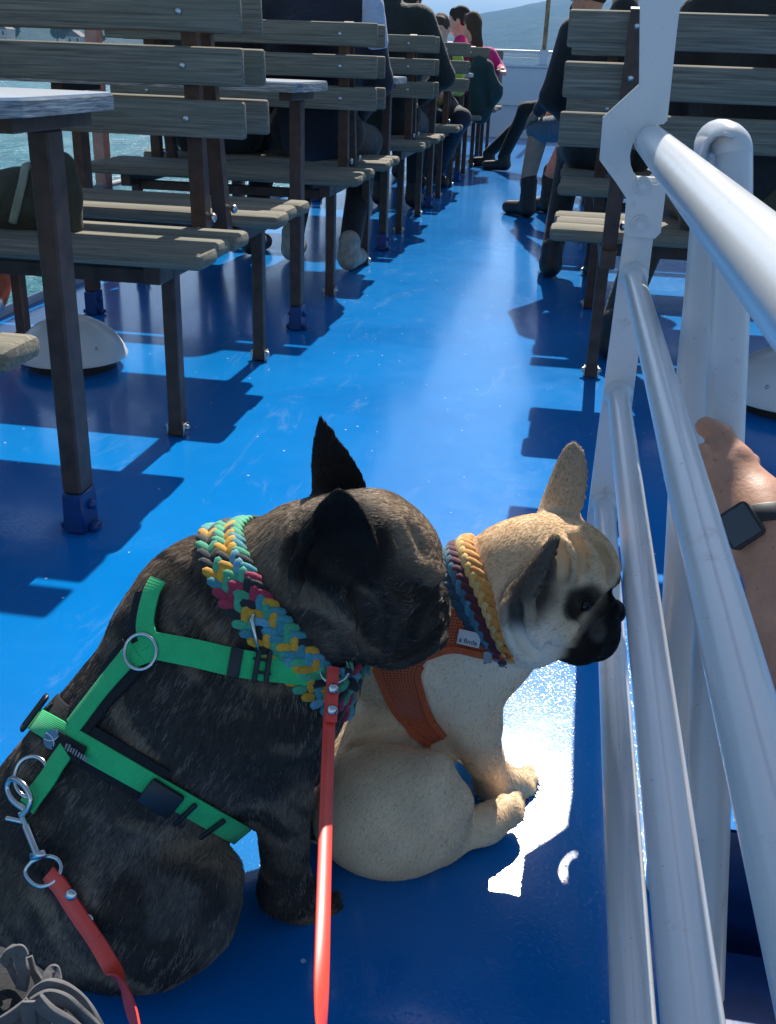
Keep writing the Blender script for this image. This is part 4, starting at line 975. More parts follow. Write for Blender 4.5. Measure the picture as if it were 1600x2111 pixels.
cg = empty('braided_collar', tuple(Q(500, 1250, .85)), 'wide braided cord collar in green, teal, yellow and red on the dark dog', 'dog collar')
cc_, cn_ = collar_plane((462, 1095, .905), (688, 1372, .895), 42, .9)
P_, N_ = loop_path(B1, cc_+IN*.01, cn_, 120, .005)
ribbon('lining', P_, N_, .032, .003, MPAD, cg, True)
GR, TE, LB, YE, RE, BK_ = (.06, .40, .20), (.05, .30, .33), (.12, .36, .46), (.75, .36, .015), (.42, .02, .06), (.012, .012, .013)
def pal1(k, c, r):
    ph = (k//3) % 5; x = r.random()
    if ph == 3: return RE if x < .5 else (BK_ if x < .75 else GR)
    if x < .20: return YE
    if x < .38: return BK_
    return GR if x < .62 else (TE if x < .84 else LB)
braid('cord_braid', P_, N_, 5, .0083, .0106, pal1, MCORD, cg, 5, .66, .0045)
bm = bmesh.new(); tube(bm, [hit(B1, 527, 1262)[0]+IN*.008, hit(B1, 522, 1275)[0]+IN*.012, hit(B1, 530, 1310)[0]+IN*.012, hit(B1, 538, 1345)[0]+IN*.011], [.003, .0022, .0019, .0008], 8)
fin('charm', bm, MRING, cg, 180)
pc = Q(690, 1378, .84); ring_at('ring', pc+IN*.004, IN+IU*.6, RP(pc, 30), .0017, MRING, cg)
V_, F_, K_ = [], [], []; rr = np.random.default_rng(8)
bm = bmesh.new(); kc = Q(712, 1392, .845); lay = bm.verts.layers.float_color.new('col')
for i in range(16):
    d = unit(rr.normal(size=3)); p = kc+d*.010+IR*.004-IU*.004*rr.random(); g = sphere(bm, p, .0055, 1.5, .8, .8, 8, 6, Vector(d).to_track_quat('X', 'Z').to_matrix()); col = [BK_, GR, RE, LB, BK_][i % 5]
    for v in g: v[lay] = (*col, 1)
fin('knot', bm, MCORD, cg, 180)
# second leash
pl2 = empty('leash', tuple(pc), 'red leash hanging straight down from the ring of the braided collar', 'leash')
dl = np.linalg.norm(pc-CAMP)
LP = catmull(along([(687, 1376, dl-.008), (684, 1420, dl-.016), (678, 1500, dl-.03), (671, 1700, dl-.10), (664, 1950, dl-.19), (659, 2130, dl-.27), (655, 2300, dl-.36)]), 8); ribbon('strap', LP, [unit(IN+.15*IR)]*len(LP), .0118, .002, MRED, pl2)
LP2 = catmull(along([(686, 1388, dl-.013), (685, 1440, dl-.022), (682, 1490, dl-.031)]), 6); ribbon('strap_fold', LP2, [unit(IN+.1*IR)]*len(LP2), .0112, .002, MRED, pl2)
bm = bmesh.new()
for u, v, o in ((687, 1420, .024), (685, 1464, .031)): screw(bm, CAMP+unit(ray(u, v))*(dl-o), IN, .0055, .003)
fin('rivet', bm, MRING, pl2, 60)
# pale dog: collar and vest
cp = empty('braided_collar', tuple(Q(980, 1220, 1.05)), 'braided cord collar with yellow, maroon and teal bands on the pale dog', 'dog collar')
c2, n2 = collar_plane((920, 1096, 1.15), (1040, 1338, 1.10), 20, 1.1); c2 = near_(c2)
P_, N_ = loop_path(B2, c2+IN*.008, n2, 110, .005, .090); P2_, N2_ = P_, N_
ribbon('lining', P_, N_, .034, .003, plain('maroon_cord', (.075, .008, .018), .8, .3, 200, bump=.3), cp, True)
def bands(k, c, r):
    return [[(.80, .36, .07), (.78, .33, .06)], [(.78, .50, .14), (.80, .55, .2)], [(.10, .010, .025)], [(.03, .17, .26), (.05, .24, .34)], [(.012, .06, .10), (.02, .11, .15)]][4-c][int(r.integers(1 if c == 2 else 2))]
tt_ = unit(P_[1]-P_[0]); 
braid('cord_braid', P_, N_, 5, .0090, .0125, (lambda k, c, r: bands(k, c if np.dot(np.cross(tt_, N_[0]), IR) > 0 else 4-c, r)), MCORD, cp, 9, .5, .0055)
def mat_mesh():
    t = NT('orange_air_mesh'); c = t.n('TexCoord'); m = t.n('Mapping'); t.l(c.outputs['UV'], m.inputs[0]); m.inputs['Scale'].default_value = (290, 290, 290)
    v = t.n('TexVoronoi', feature='F1', voronoi_dimensions='2D'); v.inputs['Scale'].default_value = 1; v.inputs['Randomness'].default_value = .12; t.l(m.outputs[0], v.inputs['Vector'])
    hole = t.ramp(v.outputs['Distance'], [(.27, (1, 1, 1)), (.36, (0, 0, 0))]); c = t.mix(hole, (.56, .105, .030), (.10, .022, .012))
    return t.set(Base_Color=c, Roughness=.85, Normal=t.bump(hole, -.6, .001), Sheen_Weight=.2)
MV = mat_mesh(); MVE = plain('orange_binding', (.52, .095, .028), .8, .2, 200, bump=.2)
vs = empty('dog_vest', tuple(Q(850, 1420, 1.05)), 'rust orange mesh vest harness on the pale dog', 'dog harness')
def patch(name, bvh, A, B, n, m, off, th, mat, parent):
    A = pix_path(A, n); B = pix_path(B, n); k = min(len(A), len(B)); A = A[np.linspace(0, len(A)-1, k).astype(int)]; B = B[np.linspace(0, len(B)-1, k).astype(int)]
    G = np.zeros((k, m+1, 3)); ok = np.ones((k, m+1), bool)
    for i in range(k):
        for j in range(m+1):
            u, v = A[i]+(B[i]-A[i])*j/m; p, nn = hit(bvh, u, v)
            if p is None: ok[i, j] = False
            else: G[i, j] = p+nn*off
    for _ in range(3):
        H = G.copy(); H[1:-1, 1:-1] = .4*G[1:-1, 1:-1]+.15*(G[:-2, 1:-1]+G[2:, 1:-1]+G[1:-1, :-2]+G[1:-1, 2:]); G = H
    idx = np.arange(k*(m+1)).reshape(k, m+1); F = []
    for i in range(k-1):
        for j in range(m):
            if ok[i, j] and ok[i+1, j] and ok[i, j+1] and ok[i+1, j+1]: F.append((idx[i, j], idx[i+1, j], idx[i+1, j+1], idx[i, j+1]))
    du = np.concatenate([[0], np.cumsum(np.linalg.norm(np.diff(G[:, m//2], axis=0), axis=1))]); dv = np.concatenate([[0], np.cumsum(np.linalg.norm(np.diff(G[k//2], axis=0), axis=1))])
    UV = np.stack(np.meshgrid(du, dv, indexing='ij'), -1).reshape(-1, 2)
    o = npmesh(name, G.reshape(-1, 3), F, mat, parent, True, UV); md = o.modifiers.new('t', 'SOLIDIFY'); md.thickness = th; md.offset = 1; return o, G
_, G = patch('yoke', B2, [(770, 1280), (880, 1265), (960, 1262), (1030, 1325), (1052, 1342)], [(770, 1370), (858, 1362), (930, 1342), (1000, 1354), (1055, 1350)], 10, 12, .003, .003, MV, vs)
e = smooth_path([g for g in G[2:, -1]], [IN]*len(G[2:, -1]), 2); ribbon('binding', e[0]+IU*.003, [hit(B2, 930, 1330)[1]]*len(e[0]), .0085, .0042, MVE, vs)
_, G = patch('chest_panel', B2, [(762, 1345), (775, 1375), (800, 1435), (838, 1495), (868, 1524), (884, 1533)], [(900, 1335), (862, 1380), (868, 1425), (890, 1480), (908, 1508), (916, 1516)], 10, 14, .003, .003, MV, vs)
ribbon('binding', G[:, 0], [IN]*len(G), .008, .0042, MVE, vs); ribbon('binding', G[8:, -1], [IN]*len(G[8:]), .008, .0042, MVE, vs)
pq = plate('white_tag', B2, (968, 1314), (990, 1319), .026, .017, .0014, .0064, plain('white_fabric_tag', (.66, .64, .62), .8, .1), vs, .0004)
def text(name, s, size, p, t, b, n, mat, parent):
    cu = bpy.data.curves.new(name, 'FONT'); cu.body = s; cu.size = size; cu.align_x = 'CENTER'; cu.align_y = 'CENTER'; cu.extrude = .0001
    ob = bpy.data.objects.new(name, cu); COL.objects.link(ob); dg = bpy.context.evaluated_depsgraph_get(); me = bpy.data.meshes.new_from_object(ob.evaluated_get(dg)); bpy.data.objects.remove(ob)
    Mx = Matrix((tuple(t), tuple(b), tuple(n))).transposed()
    for v in me.vertices: v.co = Mx @ v.co+Vector(p)
    me.materials.clear(); return link(name, me, mat, parent)
pp, tp, bp_, np_ = frame_at(B2, 966, 1320, 990, 1326); text('tag_lettering', 'a finde', .0080, pp+np_*.0084, tp, bp_, np_, MPAD, pq)
plate('strap_keeper', B2, (1006, 1350), (1006, 1372), .014, .0095, .002, .0062, plain('grey_keeper', (.34, .34, .36), .5), vs, .001)
# ================================================================ people, bags, shoe
def mat_skin(name, c):
    t = NT(name); v = t.coord(); a = t.noise(v, 35, 5, .6); b = t.noise(t.coord((1, 1, 1)), 220, 4, .6)
    cc = t.ramp(a, [(.3, tuple(x*.82 for x in c)), (.7, tuple(min(1, x*1.1) for x in c))]); cc = t.mix(t.ramp(t.noise(v, 120, 2), [(.66, (0, 0, 0)), (.72, (.5, .5, .5))]), cc, tuple(x*.5 for x in c))
    return t.set(Base_Color=cc, Roughness=.5, Subsurface_Weight=.12, Subsurface_Radius=(.01, .004, .002), Subsurface_Scale=.6, Normal=t.bump(b, .35, .0012))
MS = mat_skin('skin', (.56, .275, .165)); MS2 = mat_skin('skin_fair', (.60, .37, .27))
def cloth(name, c, rough=.85, bump=.5, sc=22):
    t = NT(name); v = t.coord(); a = t.noise(v, sc, 4, .55, .8); w = t.noise(v, 700, 2)
    cc = t.ramp(a, [(.3, tuple(x*.8 for x in c)), (.7, tuple(min(1, x*1.15) for x in c))])
    return t.set(Base_Color=cc, Roughness=rough, Normal=t.bump(t.math('ADD', a, t.math('MULTIPLY', w, .03)), bump, .02), Sheen_Weight=.1)
MNAVY = cloth('navy_cloth', (.010, .014, .028)); MBLKC = cloth('black_cloth', (.010, .012, .012)); MDG = cloth('dark_green_black_cloth', (.010, .018, .016)); MTEAL = cloth('dark_teal_fleece', (.006, .035, .034))
MPINK = cloth('pink_cloth', (.55, .012, .16)); MYG = cloth('lime_cloth', (.32, .45, .05)); MSH = cloth('faded_shorts_cloth', (.10, .15, .20)); MOLV = cloth('olive_cloth', (.050, .047, .026)); MLB = cloth('pale_blue_cloth', (.40, .48, .62)); MGREY = cloth('grey_cloth', (.24, .24, .24))
MHB = plain('brown_hair', (.055, .029, .016), .8, .6, 120, bump=.4); MHD = plain('dark_hair', (.024, .017, .013), .8, .5, 120, bump=.4); MBOOT = plain('black_boot_leather', (.016, .016, .017), .55, .3, 60, bump=.3); MSOLE = plain('beige_sole', (.36, .33, .27), .8, .3, 40, bump=.2)
def rotz(a): c, s = math.cos(a), math.sin(a); return np.array([[c, -s, 0], [s, c, 0], [0, 0, 1.]])
def sit(label, loc, yaw, jacket, trouser, hair, skin=None, longhair=False, head_yaw=0., feet=((-.11, .50), (.11, .50)), arms=None, scale=1., lean=0., shoe=None, face=True, sleeve=None, h=.011, headtilt=0., shorts=False):
    """a seated person: local +y is where they face, seat height at z = .46"""
    skin = skin or MS; A = rotz(yaw); L = np.array(loc, float)
    def T(p): p = np.array(p, float); p = np.array([p[0], p[1], .48+(p[2]-.46)*scale if p[2] > .46 else p[2]]); p[:2] *= scale if scale < 1 else 1; return L+A@p
    root = empty('person', tuple(L), label, 'person')
    ln = lambda z: (z-.5)*lean
    hd = np.array([0, .03+ln(1.25)+.02, 1.245]); hA = rotz(yaw+head_yaw)
    HT = T(hd); fx, fy = hA[:, 0], hA[:, 1]
    if headtilt: fy2 = unit(fy+np.array([0, 0, headtilt])); fz = np.cross(fx, fy2); fy = fy2
    else: fz = np.array([0, 0, 1.])
    def HH(x, y, z): return HT+fx*x*scale+fy*y*scale+fz*z*scale
    s = scale
    hp = [C(T((0, ln(.98)-.01, .97)), HT-fz*.05*s, .058*s, .052*s, .02), E(HH(0, 0, .012), (.074*s, .096*s, .112*s), np.stack([fx, fy, fz]), .03), S(HH(0, .035, -.055), .060*s, .04)]
    if face:
        hp += [C(HH(0, .090, .01), HH(0, .112, -.022), .009*s, .014*s, .016), C(HH(-.028, .083, -.06), HH(.028, .083, -.06), .010*s, .010*s, .016), S(HH(0, .075, -.09), .022*s, .03), S(HH(-.034, .098, .012), .011*s, .012, True), S(HH(.034, .098, .012), .011*s, .012, True), C(HH(-.05, .085, .035), HH(.05, .085, .035), .010, .010, .02)]
    for q in (-1, 1): hp.append(E(HH(q*.078, -.01, -.005), (.010*s, .020*s, .033*s), np.stack([fx, fy, fz]), .008))
    arms = arms or (((-.26, .02, .74), (-.13, .22, .60)), ((.26, .02, .74), (.13, .22, .60)))
    hands = []; hc = T((0, 0, .60)); cc_ = T((0, ln(.95)-.02, .95)); hp += [C(hc, cc_, .05, .05, .01), C(cc_, T((0, ln(.98), 1.0)), .045, .045, .01)]
    for q, (el, wr) in zip((-1, 1), arms): sh0 = T((q*.18, ln(.98)-.02, .97)); hp += [C(cc_, sh0, .035, .03, .01), C(sh0, T(el), .028, .025, .01), C(T(el), T(wr), .025, .025, .01)]
    if shorts:
        for (x0, (fx_, fy_)) in zip((-.10, .10), feet): kn_ = T((x0*1.2+(fx_-x0)*.35, .42, .50)); hp += [C(hc, T((x0, .02, .55)), .05, .05, .01), C(T((x0, .02, .55)), kn_, .05, .05, .01)]
    for (el, wr) in arms:
        el, wr = T(el), T(wr); d = unit(wr-el); hp.append(C(wr, wr+d*.085, .031*s, .026*s, .02)); sx = unit(np.cross(d, [0, 0, 1.]))
        for k in range(4): b0 = wr+d*.085+sx*(k-1.5)*.016; b1 = b0+d*(.045+.012*(k in (1, 2)))+np.array([0, 0, -.015]); hp += [C(b0, b1, .0095*s, .0085*s, .006), C(b1, b1+d*.02-np.array([0, 0, .025]), .0085*s, .0075*s, .004)]
        hp.append(C(wr+d*.03+sx*.03, wr+d*.075+sx*.048, .012*s, .009*s, .008))
    if shorts:
        for (x0, (fx_, fy_)) in zip((-.10, .10), feet): hp.append(C(T((x0*1.2+(fx_-x0)*.35, .42, .47)), T((fx_, fy_, .20)), .062, .045, .02))
    body_mesh('body', hp, h*.75, skin, root)
    jp = [C(T((0, 0, .56)), T((0, ln(.86)-.02, .86)), .155*s, .160*s, .06), C(T((-.15, ln(.98)-.02, .985)), T((.15, ln(.98)-.02, .985)), .078*s, .078*s, .06), C(T((-.08, ln(.8)-.03, .80)), T((.08, ln(.8)-.03, .80)), .125*s, .125*s, .05), C(T((0, ln(1.0)-.02, 1.02)), T((0, ln(1.05), 1.07)), .075*s, .062*s, .03)]
    sl = []
    for q, (el, wr) in zip((-1, 1), arms): sl += [C(T((q*.19, ln(.98)-.02, .985)), T(el), .072*s, .055*s, .03), C(T(el), T(wr), .053*s, .038*s, .03)]
    body_mesh('jacket', jp+sl, h, jacket, root)
    if sleeve: s_ = T((.2, ln(.98)-.02, .985)); body_mesh('sleeve', [C(s_, s_*.55+T(arms[1][0])*.45, .074*s, .066*s, .02)], h, sleeve, root)
    tp = [C(T((-.09, .0, .55)), T((.09, .0, .55)), .115, .115, .04)]; sp_ = []
    for (x0, (fx_, fy_)) in zip((-.10, .10), feet):
        kn = (x0*1.2+(fx_-x0)*.35, .43, .50)
        tp.append(C(T((x0, .02, .55)), T(kn), .092, .070, .03))
        if not shorts: tp.append(C(T(kn), T((fx_, fy_, .12)), .066, .050, .03))
        sp_ += [C(T((fx_, fy_-.03, .055)), T((fx_*1.1, fy_+.16, .040)), .048, .040, .02), C(T((fx_, fy_-.02, .06)), T((fx_, fy_-.02, .13)), .048, .050, .02)]
    body_mesh('trousers', tp, h, trouser, root)
    for i in range(0, 4, 2): body_mesh('shoe', sp_[i:i+2], h*.8, shoe or MBOOT, root)
    hair_p = [E(HH(0, -.012, .030), (.083*s, .100*s, .108*s), np.stack([fx, fy, fz]), .02), C(HH(-.04, .055, .082), HH(.04, .055, .082), .030*s, .030*s, .02), E(HH(0, .098, -.025), (.064*s, .050*s, .080*s), np.stack([fx, fy, fz]), .02, True), C(HH(-.045, .072, .060), HH(.045, .072, .055), .022*s, .022*s, .012)]
    if longhair: hair_p += [C(HH(0, -.075, .02), HH(.02, -.10, -.16), .055*s, .050*s, .03), C(HH(.02, -.10, -.16), HH(.045, -.085, -.38), .048*s, .022*s, .03)]
    else: hair_p.append(E(HH(0, .02, -.12), (.10*s, .16*s, .06*s), np.stack([fx, fy, fz]), .02, True))
    body_mesh('hair', hair_p, h*.75, hair, root, None, 1)
    return root
SF = .27
sit('person in navy with pale blue sleeves, back turned, beyond the second table', (-1.10, P0+PER+SF-.04, 0), 0, MNAVY, MBLKC, MHD, feet=((-.14, .12), (.16, -.02)), sleeve=MLB, scale=1.13, h=.010, shoe=MSOLE)
sit('person in a black jacket, only its edge showing left of the navy one', (-1.56, P0+PER+SF-.04, 0), 0, MBLKC, MBLKC, MHD, feet=((-.1, .2), (.1, .2)))
sit('person with a broad black back sitting behind the third row of slats', (-1.10, P0+2*PER+SF, 0), 0, MDG, MBLKC, MHD, h=.012, scale=1.16, arms=(((-.30, .0, .74), (-.16, .2, .62)), ((.33, .0, .74), (.16, .2, .62))))
sit('person with short dark hair and a tanned neck, between the black back and the boy', (-1.26, P0+3*PER+SF, 0), 0, MNAVY, MBLKC, MHD, head_yaw=-.5, h=.013)
sit('small boy with brown hair looking back over the bench towards us', (-1.035, P0+3*PER+SF+.02, 0), R(205), MYG, MNAVY, MHB, MS2, head_yaw=R(-42), scale=.79, h=.0085, headtilt=-.2, arms=(((-.2, .08, .74), (-.1, .16, .72)), ((.2, .08, .74), (.1, .16, .72))), feet=((-.1, -.1), (.1, -.1)))
sit('girl in pink with a long brown ponytail, her arm along the bench back', (-.93, P0+4*PER+SF-.02, 0), R(40), MPINK, MNAVY, MHB, MS2, True, R(-10), scale=.89, h=.011, arms=(((-.25, -.02, .80), (-.10, .2, .6)), ((.26, -.10, .86), (.14, -.30, .86))))
sit('person in pink with tied dark brown hair beside the girl with the ponytail', (-1.08, P0+4*PER+SF+.25, 0), R(30), MPINK, MNAVY, MHD, MS2, False, R(50), scale=.95, h=.012)
# starboard side
R1 = sit('booted person in a dark jacket and faded shorts with legs out in the aisle', (.16, RP0+2*PER+.22, 0), R(40), MNAVY, MSH, MHD, MS, False, R(30), feet=((-.12, .50), (.14, .62)), lean=.22, shorts=True, h=.010, arms=(((-.27, .10, .76), (-.20, .34, .62)), ((.25, .10, .76), (.0, .36, .62))))
for x0, fx_, fy_ in ((-.10, -.12, .50), (.10, .14, .62)):
    A_ = rotz(R(40)); bt = [np.array([.16, RP0+2*PER+.22, 0])+A_@np.array(p) for p in ((fx_, fy_-.03, .05), (fx_, fy_-.02, .22), (fx_, fy_+.17, .04), (fx_, fy_-.02, .27))]
    body_mesh('boot', [C(bt[0], bt[1], .048, .052, .02), C(bt[0], bt[2], .048, .040, .02)], .009, MBOOT, R1)
    body_mesh('sock', [C(bt[1], bt[3], .047, .046, .02)], .009, MBLKC, R1)
R4 = sit('person in dark rain trousers stretching a leg across the aisle near the bow', (.02, RP0+4*PER-.1, 0), R(70), MBLKC, MBLKC, MHD, feet=((-.10, .62), (.10, .86)), h=.013)
R2 = sit('person in a black top behind the nearest starboard bench, hand showing between the slats', (.50, RP0+.30, 0), 0, MBLKC, MOLV, MHD, h=.009, arms=(((-.27, .0, .76), (-.14, .22, .62)), ((.30, -.03, .76), (.23, -.14, .80))), feet=((-.30, .30), (.05, .42)))
body_mesh('jacket_hem', [E((.62, RP0+.20, .54), (.17, .075, .12), None, .03), C((.40, RP0+.24, .52), (.62, RP0+.26, .50), .09, .10, .04)], .010, MOLV, R2)
R5 = sit('person in dark clothes with feet under the bench left of the black top', (.16, RP0+PER+.26, 0), 0, MBLKC, MBLKC, MHD, h=.012, feet=((-.2, .0), (.0, .1)))
# jackets and bags on the benches
def lumps(name, prims, h, mat, label, cat):
    o, V, F = body_mesh(name, prims, h, mat); return tag(o, label, cat)
jx, jy = -.79, P0+4*PER-.20
lumps('jacket', [C((jx-.05, jy-.03, .90), (jx+.02, jy-.03, .86), .045, .05, .05), C((jx+.02, jy-.04, .84), (jx+.10, jy-.03, .66), .055, .075, .05), C((jx-.06, jy-.05, .84), (jx-.02, jy-.05, .50), .05, .085, .05), C((jx+.06, jy-.05, .60), (jx+.02, jy-.06, .47), .07, .05, .05), C((jx+.02, jy-.10, .82), (jx+.05, jy-.11, .56), .012, .02, .03, True), C((jx+.09, jy-.04, .72), (jx+.14, jy-.03, .70), .035, .03, .02)], .010, MTEAL, 'dark teal fleece jacket hung over the end of a bench back', 'jacket')
bx, by = -1.30, P0-.30
bag = empty('backpack', (bx, by, .48), 'olive green backpack lying on the nearest bench seat', 'backpack')
BZ = .024
body_mesh('body', [C((bx-.45, by, .535), (bx+.02, by, .53), .085, .075, .04), C((bx+.02, by-.02, .555), (bx+.10, by-.01, .56), .060, .055, .04), C((bx+.11, by, .62), (bx+.13, by-.02, .49), .040, .035, .03), C((bx-.3, by-.06, .55), (bx-.05, by-.07, .60), .012, .012, .02, True), C((bx+.05, by-.09, .63), (bx+.09, by-.09, .50), .010, .014, .02, True)], .0075, MOLV, bag)
bm = bmesh.new(); tube(bm, catmull([(bx+.02, by-.08, .50), (bx+.055, by-.082, .59), (bx+.04, by-.02, .622), (bx+.05, by+.05, .59)], 8), .010, 8); fin('strap', bm, cloth('grey_green_webbing', (.30, .31, .22), .8, .1), bag, 180)
# lifebuoy
lbz = empty('lifebuoy', (-1.86, 3.05, .30), 'orange lifebuoy hung inside the port rail at the left edge', 'lifebuoy')
bm = bmesh.new(); c0 = np.array([-1.845, 3.02, .27]); tube(bm, [c0+np.array([.0, .19*math.cos(a), .19*math.sin(a)]) for a in np.linspace(0, 2*math.pi, 40, endpoint=False)], .055, 14, False, True); fin('ring', bm, mat_buoy(), lbz, 180)
for a0 in (.2, 1.77, 3.34, 4.91):
    bm = bmesh.new(); tube(bm, [c0+np.array([.0, .19*math.cos(a), .19*math.sin(a)]) for a in np.linspace(a0, a0+.35, 6)], .0565, 14); fin('white_band', bm, MLB, lbz, 60)
# shoe of the person sitting where we stand
sh_ = empty('person', tuple(CAMP+unit(ray(60, 2080))*.56), 'dark grey canvas shoe with loose pale laces at the lower left corner', 'person')
def AD(u, v, d): return CAMP+unit(ray(u, v))*d
def pr_(u, v, d, r): c = AD(u, v, d); return c, r*px(c)
MCAN = cloth('charcoal_canvas', (.008, .0085, .009), .9, .3, 60); MLACE = cloth('grey_lace', (.125, .118, .118), .9, .08, 120)
c1, r1 = pr_(-80, 2220, .60, 190); c2_, r2_ = pr_(90, 2230, .60, 130); c3, r3 = pr_(-70, 2110, .62, 120); c4, r4 = pr_(-150, 2500, .55, 240)
body_mesh('shoe', [C(c1, c2_, r1, r2_, .03), S(c3, r3, .03), C(c1, c4, r1, r4, .04)], .006, MCAN, sh_)
def lace(pts, r=13):
    P = catmull([AD(*p) for p in pts], 8); o = ribbon('lace', P, [unit(IN+.35*IR*math.sin(i*.22+r)) for i in range(len(P))], [2.1*r*px(p) for p in P], .75*r*px(P[0]), MLACE, sh_)
lace([(8, 1985, .560), (30, 1958, .555), (45, 1985, .553), (52, 2010, .556), (46, 2035, .562)], 12); lace([(44, 2030, .565), (28, 2000, .562), (16, 1968, .556), (40, 1955, .55), (52, 1970, .551)], 9)
lace([(58, 1972, .56), (68, 1995, .562), (80, 2020, .562), (86, 2045, .560)], 9)
lace([(60, 2072, .548), (85, 2042, .545), (115, 2032, .545), (150, 2052, .547), (182, 2085, .552), (212, 2130, .56)], 15); lace([(70, 2066, .545), (100, 2052, .542), (140, 2062, .543), (172, 2090, .548), (205, 2130, .555)], 13)
lace([(96, 2034, .55), (102, 2008, .552), (112, 1998, .553), (118, 2022, .552)], 10); lace([(62, 2066, .543), (40, 2082, .545), (15, 2100, .548), (-20, 2125, .555)], 12)
lace([(62, 2062, .538), (60, 2085, .540), (66, 2120, .545), (70, 2160, .55)], 14); lace([(76, 2060, .538), (100, 2080, .538), (128, 2098, .541), (165, 2130, .548)], 15); lace([(82, 2078, .542), (92, 2110, .545), (96, 2150, .55)], 12); lace([(105, 2082, .552), (135, 2062, .553), (128, 2095, .553)], 8); lace([(20, 2115, .55), (45, 2098, .548), (58, 2080, .546)], 11)
# arm and hand gripping the stair hoop
an = empty('person', tuple(Q(1600, 1300, 1.02)), 'person at the right frame edge, bare forearm with a black watch, gripping the white hoop', 'person')
tA, tB = np.array(A[2]), np.array(A[3]); ta_ = unit(tB-tA)                        # hoop axis at the grip
def hq(u, v, y, r): c = Q(u, v, y); return c, r*px(c)
def HC(a, b, k=.012): (p, r), (q, s) = hq(*a), hq(*b); return C(p, q, r, s, k)
hp = [HC((1498, 968, 1.155, 40), (1552, 1058, 1.12, 48), .02), HC((1472, 965, 1.165, 34), (1530, 1062, 1.12, 44), .02), HC((1518, 948, 1.165, 26), (1560, 1015, 1.14, 38), .02),
    HC((1568, 1050, 1.12, 52), (1580, 1110, 1.09, 54), .03), HC((1580, 1100, 1.09, 56), (1640, 1330, 1.0, 84), .04), HC((1640, 1330, 1.0, 84), (1720, 1600, .88, 92), .04),
    # thumb along and over the tube
    HC((1470, 958, 1.165, 27), (1452, 934, 1.165, 21), .010), HC((1516, 945, 1.165, 25), (1490, 898, 1.176, 23), .012), HC((1490, 896, 1.178, 22), (1455, 880, 1.185, 22), .005), HC((1478, 905, 1.18, 17), (1490, 940, 1.17, 22), .01),
    S(Q(1448, 928, 1.155), 15*px(Q(1452, 935, 1.155)), .008)]
g0 = np.array(Q(1490, 905, 1.215)); e1 = unit(np.cross(ta_, [0, 0, 1.]))if False else unit(IR-ta_*np.dot(IR, ta_)); e2 = unit(np.cross(ta_, e1)); e2 = e2 if e2@IN > 0 else -e2
for k in range(4):                                                                 # four fingers curled round the back of the tube
    c = g0+ta_*(.034+.018*k); rr_ = .0335; ls_ = (1.0, 1.08, 1.02, .85)[k]; pts = [c+rr_*(e1*math.cos(a)+e2*math.sin(a)) for a in np.linspace(.55, .55-3.6*ls_, 4)]
    kn = Q(1525+8*k, 945+22*k, 1.160)
    hp += [C(kn, pts[0], .0115, .0100, .010), C(pts[0], pts[1], .0100, .0092, .006), C(pts[1], pts[2], .0092, .0084, .004), C(pts[2], pts[3], .0084, .0072, .004)]
el_ = Q(1720, 1600, .88); sh2 = el_+np.array([.13, -.17, .235]); hp.append(C(el_, sh2, 92*px(el_), .052, .03))
oa, Va, Fa = body_mesh('arm', hp, .0032, MS, an, None, 2)
tz = sh2+np.array([.17, -.01, 0.])                                                  # the rest of the man, standing down on the stair
body_mesh('shirt', [C(sh2+np.array([.03, 0, -.01]), sh2+np.array([.31, -.02, -.01]), .075, .075, .06), C(tz+np.array([0, 0, -.12]), tz+np.array([0, -.02, -.44]), .150, .140, .08), C(sh2, sh2*.45+el_*.55, .072, .062, .03), C(sh2+np.array([.34, -.02, 0]), sh2+np.array([.42, .05, -.28]), .068, .056, .03)], .011, MDG, an)
hd_ = tz+np.array([0, .02, .27]); body_mesh('head', [C(tz+np.array([0, 0, .02]), hd_, .058, .056, .02), E(hd_+np.array([0, .01, .03]), (.076, .098, .115), None, .03), C(hd_+np.array([0, .10, .03]), hd_+np.array([0, .12, .0]), .010, .015, .015), S(hd_+np.array([0, .08, -.06]), .03, .03)]+[E(hd_+np.array([q*.08, 0, .02]), (.011, .02, .034), None, .008) for q in (-1, 1)]+[C(sh2+np.array([.42, .05, -.28]), sh2+np.array([.40, .20, -.42]), .045, .035, .02)][:0], .009, MS, an)
body_mesh('hair', [E(hd_+np.array([0, -.01, .05]), (.083, .100, .105), None, .02), E(hd_+np.array([0, .10, .0]), (.066, .055, .085), None, .02, True), E(hd_+np.array([0, .02, -.09]), (.10, .16, .06), None, .02, True)], .009, MHD, an)
body_mesh('forearm', [C(sh2+np.array([.42, .05, -.28]), sh2+np.array([.38, .22, -.40]), .045, .034, .02), C(sh2+np.array([.38, .22, -.40]), sh2+np.array([.36, .32, -.44]), .036, .022, .02)], .009, MS, an)
ft = tz+np.array([0, .0, -1.36]); body_mesh('trousers', [C(tz+np.array([q*.08, -.01, -.52]), tz+np.array([q*.09, .06, -.94]), .095, .072, .04) for q in (-1, 1)]+[C(tz+np.array([q*.09, .06, -.94]), ft+np.array([q*.09, .0, .12]), .070, .055, .03) for q in (-1, 1)]+[C(tz+np.array([-.08, -.01, -.48]), tz+np.array([.08, -.01, -.48]), .115, .115, .03)], .012, MBLKC, an)
for q in (-1, 1): body_mesh('shoe', [C(ft+np.array([q*.09, -.04, .05]), ft+np.array([q*.1, .16, .045]), .048, .042, .02), C(ft+np.array([q*.09, -.02, .06]), ft+np.array([q*.09, -.02, .13]), .05, .05, .02)], .010, MBOOT, an); BA = bvh_of(Va, Fa)
wt = empty('wrist_watch', tuple(hit(BA, 1530, 1085)[0]), 'square black smart watch on the wrist at the right frame edge', 'watch')
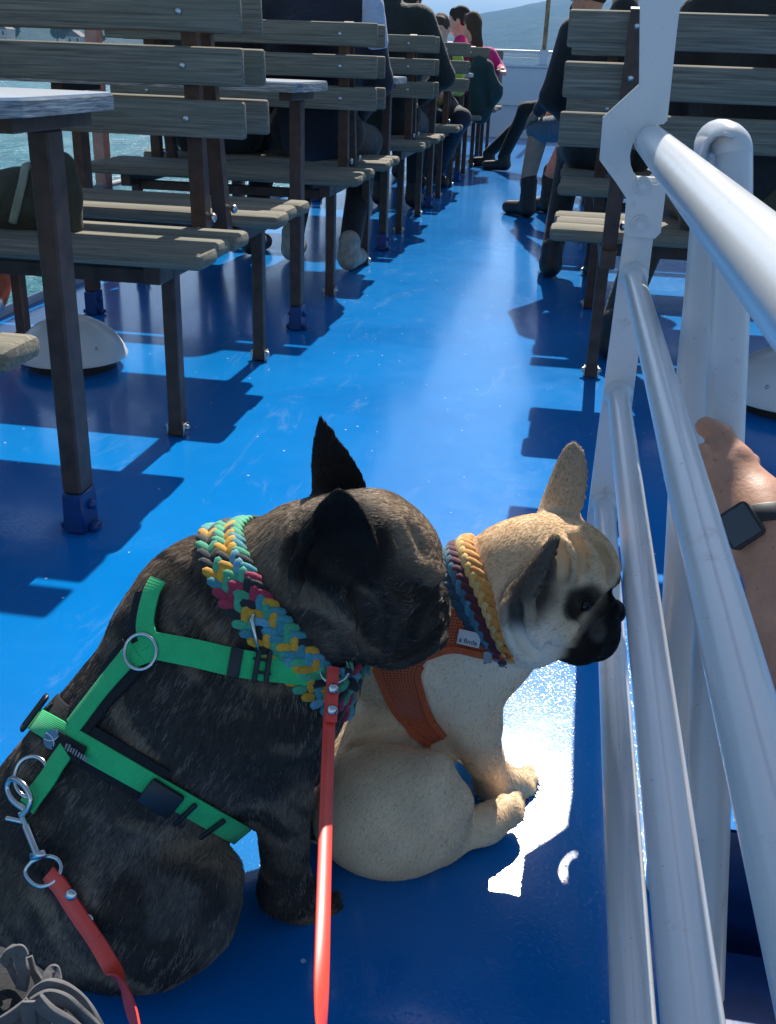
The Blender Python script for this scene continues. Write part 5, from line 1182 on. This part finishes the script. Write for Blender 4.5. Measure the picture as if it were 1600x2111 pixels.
p, n = hit(BA, 1545, 1082); n = unit(n*.5+IN*.7-IR*.42); t = unit((IR*.86-IU*.0+IU*.42)); t = unit(t-n*(t@n)); b = np.cross(n, t); W_ = 78*px(p)
pc_ = Q(1526, 1084, 1.065); M3 = Matrix((tuple(t), tuple(b), tuple(n))).transposed()
bm = bmesh.new(); extrude_poly(bm, [(W_*(.5-.17)*sx_+.17*W_*math.cos(a_), W_*(.52-.17)*sy_+.17*W_*math.sin(a_)) for sx_, sy_, a0_ in ((1, 1, 0), (-1, 1, 90), (-1, -1, 180), (1, -1, 270)) for a_ in [R(a0_+q_) for q_ in (0, 22, 45, 68, 90)]], lambda p_: Vector((p_[0], p_[1], -.006)), (0, 0, 1), .010)
for v in bm.verts: v.co = M3 @ v.co+Vector(pc_)
fin('case', bm, M['black'], wt, 40)
bm = bmesh.new(); box(bm, (-W_*.43, -W_*.45, .004), (W_*.43, W_*.45, .0048), .0005)
for v in bm.verts: v.co = M3 @ v.co+Vector(pc_)
fin('screen', bm, plain('watch_glass', (.006, .007, .008), .07, .1, 40, coat=1), wt, 40)
sc_ = Q(1577, 1082, 1.105); sn = unit(Q(1640, 1330, 1.0)-Q(1568, 1050, 1.12)); sn = unit(sn*.75+unit(np.cross(sn, IN))*-.0+IU*-.25)
Pw, Nw = loop_path(BA, sc_, sn, 60, .001); ribbon('strap', Pw, Nw, .0215, .003, plain('grey_black_rubber', (.022, .023, .025), .5, .2, 80), wt, True)
# ---- haze over the lake
hb = bmesh.new(); box(hb, (-8900, -2400, -6), (8900, 14900, 560)); hz = bpy.data.meshes.new('haze'); hb.to_mesh(hz); hb.free()
mh = bpy.data.materials.new('haze'); mh.use_nodes = True; tt = mh.node_tree
for n_ in list(tt.nodes): tt.nodes.remove(n_)
on = tt.nodes.new('ShaderNodeOutputMaterial'); pv_ = tt.nodes.new('ShaderNodeVolumePrincipled'); pv_.inputs['Color'].default_value = (.24, .54, 1, 1); pv_.inputs['Density'].default_value = HAZE; pv_.inputs['Anisotropy'].default_value = .0
tt.links.new(pv_.outputs[0], on.inputs['Volume']); ho = link('haze', hz, mh); tag(ho, kind='stuff')
